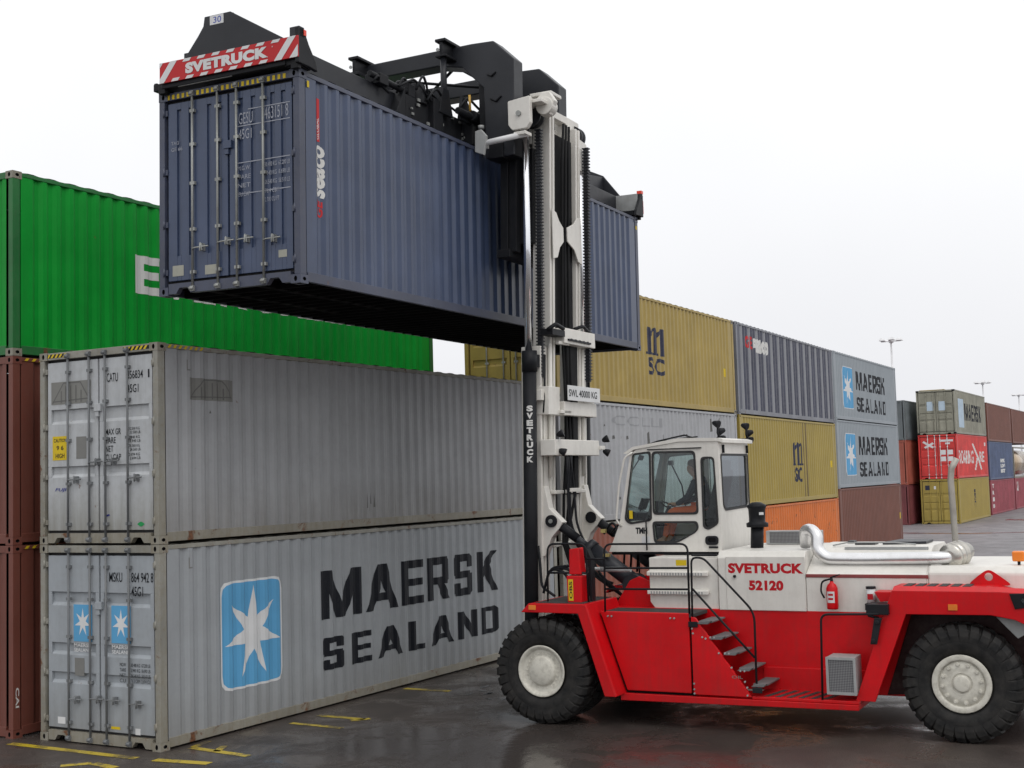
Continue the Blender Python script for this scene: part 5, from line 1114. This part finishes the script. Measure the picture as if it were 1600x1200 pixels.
for v0, v1 in ((.85, 1.2), (-.9, -.55)):
    g = MB()
    arm = [(1.96, 9.0), (1.99, 10.62), (1.62, 10.98), (1.20, 11.0), (-.95, 10.99), (-.95, 10.72), (.55, 10.72), (1.02, 10.62), (1.42, 10.20), (1.42, 9.0)]
    g.prism(arm, 'y', v0, v1)
    ar = P('carriage_arm', g, M['charcoal'], bevel=.02)
    g = MB(); g.box(1.30, 1.42, v0 + .05, v1 - .05, 9.3, 10.35); g.tube([(1.50, v1 + .01, 10.42), (1.58, v1 + .02, 10.38), (1.66, v1 + .01, 10.44)], .02, 6); g.tube([(1.55, v1 + .01, 10.0), (1.65, v1 + .02, 9.94), (1.75, v1 + .01, 10.02)], .02, 6); P('stiffener', g, M['black'], ar)
    g = MB(); g.cyl((1.38, v1 - .1, 9.45), (1.38, v1 - .1, 10.3), .025, n=8); g.cyl((1.38, v1 + .05, 9.5), (1.38, v1 + .05, 9.56), .05, n=10); g.cyl((1.38, v1 + .05, 9.28), (1.38, v1 + .05, 9.34), .04, n=10); P('bolt', g, M['greyp'], ar, bevel=0)
for u0 in (-1.02, .72):
    g = MB(); g.box(u0, u0 + .20, -1.35, 1.58, 11.0, 11.05); g.box(u0, u0 + .20, -1.35, 1.58, 10.72 if u0 < 0 else 10.74, 10.78); g.box(u0 + .07, u0 + .13, -1.35, 1.56, 10.78, 11.0); ct = P('cross_tube', g, M['black'], bevel=.01)
    g = MB(); g.cyl((u0 + .06, 1.585, 10.86), (u0 + .06, 1.60, 10.86), .03, n=10); P('bolt', g, M['greyp'], ct, bevel=0)
    for v in (1.48, -1.25):
        g = MB(); g.cyl((u0 + .10, v, 10.75), (u0 + .10, v, 9.95), .055, n=12); g.cyl((u0 + .1, v, 9.95), (u0 + .1, v, 9.62), .038, n=12); g.cyl((u0 + .1, v, 9.98), (u0 + .1, v, 9.90), .075, n=12); P('suspension_link', g, M['charcoal'], ct, bevel=0)
g = MB(); g.tube([(-.8, .85, 10.80), (.7, -.6, 10.78)], .028, 6); g.tube([(-.8, -.6, 10.80), (.7, .85, 10.78)], .028, 6); P('cross_brace', g, M['black'], bevel=0)
# spreader body (in the lifted container's frame: x along, y across, z over its floor)
PB = lambda name, mb, mat, parent=TR, bevel=.01: mb.obj(name, mat, parent, BT, bevel)
for bx_ in ((.0, 4.2, .46, .86), (.0, 4.2, 1.58, 1.98), (8.0, 12.19, .46, .86), (8.0, 12.19, 1.58, 1.98)):
    g = MB(); g.box(*bx_, 3.03, 3.42); PB('telescopic_beam', g, M['charcoal'])
g = MB(); g.box(3.2, 9.0, .30, .95, 2.98, 3.40); g.box(3.2, 9.0, 1.5, 2.14, 2.98, 3.40); g.box(3.9, 4.2, .2, 2.3, 2.95, 3.50); g.box(8.0, 8.3, .2, 2.3, 2.95, 3.5); g.box(5.0, 7.2, .1, 2.3, 2.96, 3.35)
g.prism([(2.9, 3.0), (3.2, 3.50), (3.2, 3.0)], 'y', .3, .95); sp = PB('spreader_frame', g, M['black'])
g = MB(); g.cyl((2.3, .38, 3.50), (3.5, .36, 3.46), .05, n=12); g.box(2.5, 2.75, .32, .6, 3.4, 3.56); g.box(3.3, 3.5, .30, .6, 3.4, 3.60); g.box(3.6, 4.1, 1.0, 1.4, 3.4, 3.85); g.cyl((3.7, .40, 3.35), (3.72, .40, 3.68), .17, .13, n=18); g.prism([(4.05, 3.3), (4.5, 3.3), (4.36, 3.74), (4.18, 3.74)], 'y', .18, .24); g.prism([(4.62, 3.3), (5.2, 3.3), (4.86, 3.70), (4.72, 3.72)], 'y', .12, .18); g.cyl((4.5, .1, 3.42), (5.6, .06, 3.40), .06, n=12); g.box(5.25, 5.5, .0, .3, 3.1, 3.45); g.cyl((4.9, .05, 3.42), (6.9, .02, 3.36), .09, n=14); g.cyl((4.3, 1.2, 3.6), (7.5, 1.2, 3.5), .10, n=14); g.box(6.2, 6.9, .3, 1.0, 3.35, 3.5); g.box(5.9, 6.6, 1.4, 2.1, 3.35, 3.7); g.box(6.9, 7.2, -.12, .35, 3.0, 3.3); g.box(5.7, 6.1, .0, .32, 3.0, 3.28); g.prism([(6.2, 3.0), (6.8, 3.0), (6.7, 3.5), (6.35, 3.42)], 'y', -.02, .06); PB('spreader_machinery', g, M['black'], sp)
random.seed(11); g = MB()
for k in range(16):
    x = random.uniform(2.3, 5.6); y = random.uniform(.1, .6); z = 3.36 + random.uniform(0, .12); dx = random.uniform(.3, 1.1)
    g.tube([(x, y, z), (x + dx * .2, y - .05, z + random.uniform(.08, .32)), (x + dx * .7, y + .05, z + random.uniform(.05, .28)), (x + dx, y + random.uniform(-.2, .2), z - .05)], .022, 6, .15)
PB('hose_bundle', g, M['black'], sp, 0)
g = MB()
for k in range(26):
    x = random.uniform(3.2, 7.2); y = random.uniform(.26, .30); z = random.uniform(3.02, 3.36); s_ = random.uniform(.02, .05); g.box(x, x + s_ * 1.6, y - .02, y + .0, z, z + s_)
PB('hose_fitting', g, M['galv'], sp, 0)
g = MB(); g.cyl((4.75, .0, 3.45), (4.74, .0, 3.72), .022, n=8); g.box(7.3, 7.36, -.06, -.02, 2.9, 2.98); PB('marker_rod', g, paint('ochre', (.5, .3, .05)), sp, 0)
g = MB(); g.prism([(6.55, 2.95), (7.0, 2.95), (7.05, 3.25), (6.62, 3.32)], 'y', -.10, -.06); g.prism([(5.9, 3.0), (6.4, 3.0), (6.35, 3.3), (6.0, 3.3)], 'y', -.02, .02); PB('side_plate', g, M['greyp'], sp)
for e_ in (0, 1):
    fx = (lambda x: x) if e_ == 0 else (lambda x: L40 - x)
    BE = lambda x, y, z, fx=fx: BT(fx(x), y, z)
    PE_ = lambda name, mb, mat, parent=TR, bevel=.01: mb.obj(name, mat, parent, BE, bevel)
    g = MB(); g.box(-.11, .22, .14, 2.30, 2.925, 3.03); g.box(-.11, .02, -.02, 2.30, 3.0, 3.26); eb = PE_('end_beam', g, M['black'])
    gus = [(1.95, 3.22), (1.545, 3.68), (1.52, 3.83), (1.07, 3.83), (.10, 3.26)]
    gus = gus if e_ == 0 else [(1.95, 3.22), (1.6, 4.05), (1.5, 4.18), (1.1, 4.07), (.8, 3.93), (.38, 3.40), (.10, 3.26)]
    g = MB(); g.prism(gus, 'x', -.105, -.06)
    if e_: g.prism([(-.06, 3.90), (-.06, 3.2), (1.5, 3.2), (1.3, 3.55), (.9, 3.78)], 'y', .80, .84); g.prism([(-.06, 4.0), (-.06, 3.3), (1.9, 3.3), (1.6, 3.7)], 'y', 1.5, 1.54)
    g.cur = 0; g.loft([[(-.06, y, z) for y, z in ((1.52, 3.8), (1.07, 3.8), (.5, 3.3), (1.9, 3.3))], [(1.1, y, z) for y, z in ((1.4, 3.42), (1.1, 3.42), (.6, 3.3), (1.8, 3.3))]], False)
    for y in (1.07, 1.5): g.prism([(-.06, 3.83), (.05, 3.8), (1.5, 3.42), (1.5, 3.36), (-.06, 3.3)], 'y', y - .02, y + .02)
    PE_('gusset_plate', g, M['charcoal'], eb)
    if e_: g = MB(); g.box(.03, .05, -.04, .66, 3.05, 3.42); PE_('sign_back', g, M['greyp'], eb)
    for y in (.0, 2.30):
        g = MB(); g.box(-.09, .25, y - .02, y + .16, 2.915, 3.02); g.cyl((.085, y + .07, 2.86), (.085, y + .07, 2.95), .04, n=10); g.box(-.10, -.02, y - .06, y + .06, 2.86, 2.98); PE_('twistlock', g, M['black'], eb)
        yy = -.06 if y == 0 else 2.44
        g = MB(); g.prism([(-.14, 3.40), (-.02, 3.42), (.10, 3.22), (.26, 3.02), (.30, 2.90), (.10, 2.92), (-.14, 2.92)] if y == 0 else [(-.08, 3.04), (.1, 3.02), (.1, 2.93), (-.08, 2.93)], 'y', yy - .04, yy + .02); PE_('corner_guide', g, M['black'], eb)
    g = MB(); g.box(-.12, .0, -.10, .06, 3.27, 3.42); po = PE_('marker_lamp', g, M['charcoal'], eb)
    g = MB(); g.box(-.02, .035, -.11, -.02, 3.31, 3.39) if e_ == 0 else g.box(-.125, -.02, -.11, .0, 3.42, 3.49); PE_('lamp_lens', g, M['redlens'], po, .004)
    g = MB(); g.box(-.15, -.125, -.10, 2.29, 2.99, 3.28); sn = PE_('warning_sign', g, M['signred'], eb, .003)
    # artwork: a from the viewer's left, b up
    W_, H_ = 2.39, .29; d = D2()
    def clipb(pl, b0, b1):
        fl = [(p[1], p[0]) for p in pl]; fl = clip_x(fl, b1, True); fl = clip_x(fl, b0, False) if fl else fl; q = [(p[1], p[0]) for p in fl]
        q = clip_x(q, 0, False) if len(q) > 2 else q; q = clip_x(q, W_, True) if len(q) > 2 else q; return q
    x = -.30; k = 0
    while x < W_:
        st = [(x, 0), (x + .125, 0), (x + .125 + .24, H_), (x + .24, H_)]
        full = (x + .365 < .46) or (x > 1.93)
        for b0, b1 in (((0, H_),) if full else ((0, .042), (.248, H_))):
            q = clipb(st, b0, b1)
            if len(q) > 2: d.poly(q, 0, 0)
        x += .255
    if e_ == 0:
        d.text('SVETRUCK', .47, 1.90, .068, .222, 0, 2, .07, spacing=1.1); d.text('R', 1.965, 1.985, .19, .21, 0, 2)
    d.obj('lettering', M['signwhite'], sn, lambda a, b, o, BE=BE: BE(-.15 - o, 2.29 - a, 2.99 + b))
    if e_ == 0:
        d = D2(); d.rect(.0, .24, 0, .13, 0, 0); d.text('30', .06, .20, .02, .11, 1, 1, .01); d.obj('number_label', [M['signwhite'], decal('blue_ink', (.12, .16, .5))], eb, lambda a, b, o: BT(-.105 - o, 1.42 - a, 3.69 + b))
    g = MB(); g.cyl((-.09, 2.0, 2.93), (-.09, 1.05, 2.93), .014, n=6); PE_('tie_rod', g, M['greyp'], eb, 0)

# ---------------- fire extinguisher hanging on the hood side
fe = empty('fire_extinguisher', (0, 0, 0), (0, 0, 0), 'small red fire extinguisher hanging on the white hood side', 'fire extinguisher')
fe.matrix_world = Matrix.Translation((5.8151, -1.3510, 0)) @ Matrix.Rotation(TY - PI / 2, 4, 'Z')
g = MB(); g.lathe((6.86, 1.26, 1.70), (0, 0, 1), [(0, .02), (.005, .075), (.03, .082), (.30, .082), (.35, .06), (.375, .03), (.40, .025)], 22); g.obj('cylinder', M['red'], fe, X0)
g = MB(); g.cyl((6.86, 1.26, 2.09), (6.86, 1.26, 2.14), .022, n=10); g.prism([(6.84, 2.13), (6.98, 2.19), (6.98, 2.205), (6.84, 2.16)], 'y', 1.25, 1.27); g.tube([(6.84, 1.26, 2.13), (6.72, 1.27, 2.10), (6.70, 1.27, 1.95), (6.75, 1.27, 1.86)], .014, 6, .06); g.box(6.82, 6.9, 1.15, 1.2, 1.80, 1.84); g.obj('valve', M['black'], fe, X0)
d = D2(); d.rect(-.06, .05, 1.80, 1.96, 0, 0); d.rect(-.04, .03, 1.90, 1.93, 1, 1); d.rect(-.04, .03, 1.84, 1.87, 1, 1)
d.obj('instruction_label', [M['signwhite'], M['txt_red']], fe, lambda a, b, o: X0(6.86 + math.sin(a / .082) * (.082 + o), 1.26 + math.cos(a / .082) * (.082 + o), b), [x * .02 for x in range(-4, 5)])

# ---------------- driver
def skin_body(name, nodes, edges, mat, parent, lvl=2):
    keys = list(nodes); idx = {k: i for i, k in enumerate(keys)}
    me = bpy.data.meshes.new(name); me.from_pydata([X0(*nodes[k][0]) for k in keys], [(idx[a], idx[b]) for a, b in edges], []); me.update()
    o = bpy.data.objects.new(name, me); COL.objects.link(o); me.materials.append(mat)
    if parent: o.parent = parent
    sk = o.modifiers.new('Skin', 'SKIN'); sk.use_smooth_shade = True
    if not me.skin_vertices: 
        bpy.context.view_layer.objects.active = o
    for k in keys:
        r = nodes[k][1]; r = r if isinstance(r, tuple) else (r, r); me.skin_vertices[0].data[idx[k]].radius = r
    me.skin_vertices[0].data[0].use_root = True
    sb_ = o.modifiers.new('Sub', 'SUBSURF'); sb_.levels = lvl; sb_.render_levels = lvl
    return o
hx, hv = 4.50, -.15
nd = {'pel': ((hx, hv, 3.14), (.15, .13)), 'wst': ((hx + .02, hv, 3.28), (.13, .115)), 'cst': ((hx - .02, hv, 3.46), (.165, .12)), 'shc': ((hx - .06, hv, 3.58), (.11, .09)), 'nck': ((hx - .10, hv, 3.65), .055),
      'jaw': ((hx - .15, hv, 3.71), (.062, .06)), 'fac': ((hx - .165, hv, 3.78), (.076, .082)), 'crn': ((hx - .15, hv, 3.85), (.07, .08)), 'nos': ((hx - .25, hv, 3.755), .013)}
ed = [('pel', 'wst'), ('wst', 'cst'), ('cst', 'shc'), ('shc', 'nck'), ('nck', 'jaw'), ('jaw', 'fac'), ('fac', 'crn'), ('fac', 'nos')]
for s, t in ((1, 'n'), (-1, 'f')):
    nd.update({t + 'sh': ((hx - .05, hv + s * .17, 3.56), .062), t + 'el': ((hx - .17, hv + s * .24, 3.31), .045), t + 'wr': ((hx - .40, hv + s * .16, 3.20), .030), t + 'pm': ((hx - .47, hv + s * .14, 3.215), (.036, .022)),
               t + 'hp': ((hx - .06, hv + s * .10, 3.10), .085), t + 'kn': ((hx - .50, hv + s * .15, 3.10), .062), t + 'an': ((hx - .62, hv + s * .14, 2.66), .042), t + 'to': ((hx - .78, hv + s * .15, 2.58), .04), t + 'ea': ((hx - .13, hv + s * .095, 3.775), .014)})
    ed += [('shc', t + 'sh'), (t + 'sh', t + 'el'), (t + 'el', t + 'wr'), (t + 'wr', t + 'pm'), ('pel', t + 'hp'), (t + 'hp', t + 'kn'), (t + 'kn', t + 'an'), (t + 'an', t + 'to'), ('fac', t + 'ea')]
    for k in range(4):
        off = s * (.026 - .0175 * k); l = (.030, .036, .034, .026)[k]
        nd[t + 'a%d' % k] = ((hx - .505, hv + s * .14 + off, 3.222), .0095); nd[t + 'b%d' % k] = ((hx - .505 - l, hv + s * .14 + off, 3.212), .009); nd[t + 'c%d' % k] = ((hx - .505 - l * 1.1, hv + s * .14 + off, 3.212 - l * .9), .008)
        ed += [(t + 'pm', t + 'a%d' % k), (t + 'a%d' % k, t + 'b%d' % k), (t + 'b%d' % k, t + 'c%d' % k)]
    nd[t + 't1'] = ((hx - .465, hv + s * .095, 3.215), .010); nd[t + 't2'] = ((hx - .50, hv + s * .075, 3.205), .009); ed += [(t + 'pm', t + 't1'), (t + 't1', t + 't2')]
drv = skin_body('person', nd, ed, M['skin'], None)
drv.matrix_world = fe.matrix_world.copy()
drv['label'] = 'driver in dark jacket and orange trousers sitting in the cab, looking down at the controls'; drv['category'] = 'person'
jk = {k: (nd[k][0], tuple((x + .012) for x in (nd[k][1] if isinstance(nd[k][1], tuple) else (nd[k][1],) * 2))) for k in ('wst', 'cst', 'shc', 'nsh', 'nel', 'nwr', 'fsh', 'fel', 'fwr', 'pel')}
skin_body('jacket', {k: jk[k] for k in ('cst', 'wst', 'shc', 'nsh', 'nel', 'nwr', 'fsh', 'fel', 'fwr', 'pel')}, [('pel', 'wst'), ('wst', 'cst'), ('cst', 'shc'), ('shc', 'nsh'), ('nsh', 'nel'), ('nel', 'nwr'), ('shc', 'fsh'), ('fsh', 'fel'), ('fel', 'fwr')], M['navycloth'], drv)
tj = {k: (nd[k][0], (nd[k][1] if not isinstance(nd[k][1], tuple) else max(nd[k][1])) + .004) for k in ('nhp', 'nkn', 'nan', 'fhp', 'fkn', 'fan')}; tj['pel'] = ((hx, hv, 3.10), (.14, .13))
skin_body('trousers', {k: tj[k] for k in ('pel', 'nhp', 'nkn', 'nan', 'fhp', 'fkn', 'fan')}, [('pel', 'nhp'), ('nhp', 'nkn'), ('nkn', 'nan'), ('pel', 'fhp'), ('fhp', 'fkn'), ('fkn', 'fan')], M['hivis'], drv)
g = MB(); rings = []
for i in range(9):
    t = i / 8 * PI * .62; rings.append([(hx - .135 + .098 * math.sin(t) * math.cos(p) + (.012 if math.cos(p) > 0 else 0), hv + .09 * math.sin(t) * math.sin(p), 3.835 + .088 * math.cos(t) + (-.03 * math.sin(t) if math.cos(p) > 0 else .02 * math.sin(t))) for p in [2 * PI * k / 18 for k in range(18)]])
g.loft(rings, True); g.obj('hair', M['hair'], drv, X0)

# ------------------------------------------------------------------ camera, light, sky
cam = bpy.data.cameras.new('camera'); co = bpy.data.objects.new('camera', cam); COL.objects.link(co); sc.camera = co
cam.sensor_fit = 'HORIZONTAL'; cam.sensor_width = 36; cam.lens = 2036.8956 / 1600 * 36; cam.clip_end = 4000; cam.clip_start = .1
yaw, pitch, roll = 0.5118100491036235, 0.07293859504870706, -0.02870761746561526
co.matrix_world = Matrix.Translation((-13.760212625, -13.553041618, 3.683319133)) @ Matrix.Rotation(yaw - PI / 2, 4, 'Z') @ Matrix.Rotation(PI / 2 + pitch, 4, 'X') @ Matrix.Rotation(roll, 4, 'Z')

SEL, SAZ = math.radians(56), math.radians(236)      # sun elevation; azimuth measured from +X towards +Y of where the sun stands
sd = Vector((math.cos(SEL) * math.cos(SAZ), math.cos(SEL) * math.sin(SAZ), math.sin(SEL)))
sl = bpy.data.lights.new('sun', 'SUN'); sl.energy = .7; sl.angle = math.radians(30); sl.color = (1, .975, .94)
so_ = bpy.data.objects.new('sun', sl); COL.objects.link(so_); so_.rotation_euler = sd.to_track_quat('Z', 'Y').to_euler()
w = bpy.data.worlds.new('World'); sc.world = w; w.use_nodes = True; nt = w.node_tree; nt.nodes.clear(); ns, ls = nt.nodes, nt.links
out = N(ns, 'ShaderNodeOutputWorld'); sky = N(ns, 'ShaderNodeTexSky'); sky.sky_type = 'NISHITA'; sky.sun_disc = False
sky.sun_elevation = SEL; sky.sun_rotation = PI / 2 - SAZ; sky.air_density = 1.5; sky.dust_density = 5
b1 = N(ns, 'ShaderNodeBackground', Strength=.10); ls.new(sky.outputs[0], b1.inputs[0])
tc = N(ns, 'ShaderNodeTexCoord'); sp_ = N(ns, 'ShaderNodeSeparateXYZ'); ls.new(tc.outputs['Generated'], sp_.inputs[0])
r = ramp(ns, 0.0, .40, (.885, .89, .925, 1), (1.16, 1.16, 1.16, 1)); ls.new(sp_.outputs[2], r.inputs[0])
nz = N(ns, 'ShaderNodeTexNoise', Scale=2.2, Detail=4.0, Roughness=.5); ls.new(tc.outputs['Generated'], nz.inputs['Vector'])
rn = ramp(ns, .3, .7, (.955, .958, .968, 1), (1.03, 1.03, 1.03, 1)); ls.new(nz.outputs[0], rn.inputs[0])
c_ = mixc(ns, ls, 1.0, r.outputs[0], rn.outputs[0], 'MULTIPLY')
b2 = N(ns, 'ShaderNodeBackground', Strength=1.0); ls.new(c_, b2.inputs[0])
mx = N(ns, 'ShaderNodeMixShader'); mx.inputs[0].default_value = .93; ls.new(b1.outputs[0], mx.inputs[1]); ls.new(b2.outputs[0], mx.inputs[2]); ls.new(mx.outputs[0], out.inputs[0])
sc.view_settings.view_transform = 'Standard'; sc.view_settings.look = 'None'; sc.view_settings.exposure = 0; sc.view_settings.gamma = 1
sc.cycles.max_bounces = 8; sc.cycles.transparent_max_bounces = 16; sc.cycles.use_denoising = True
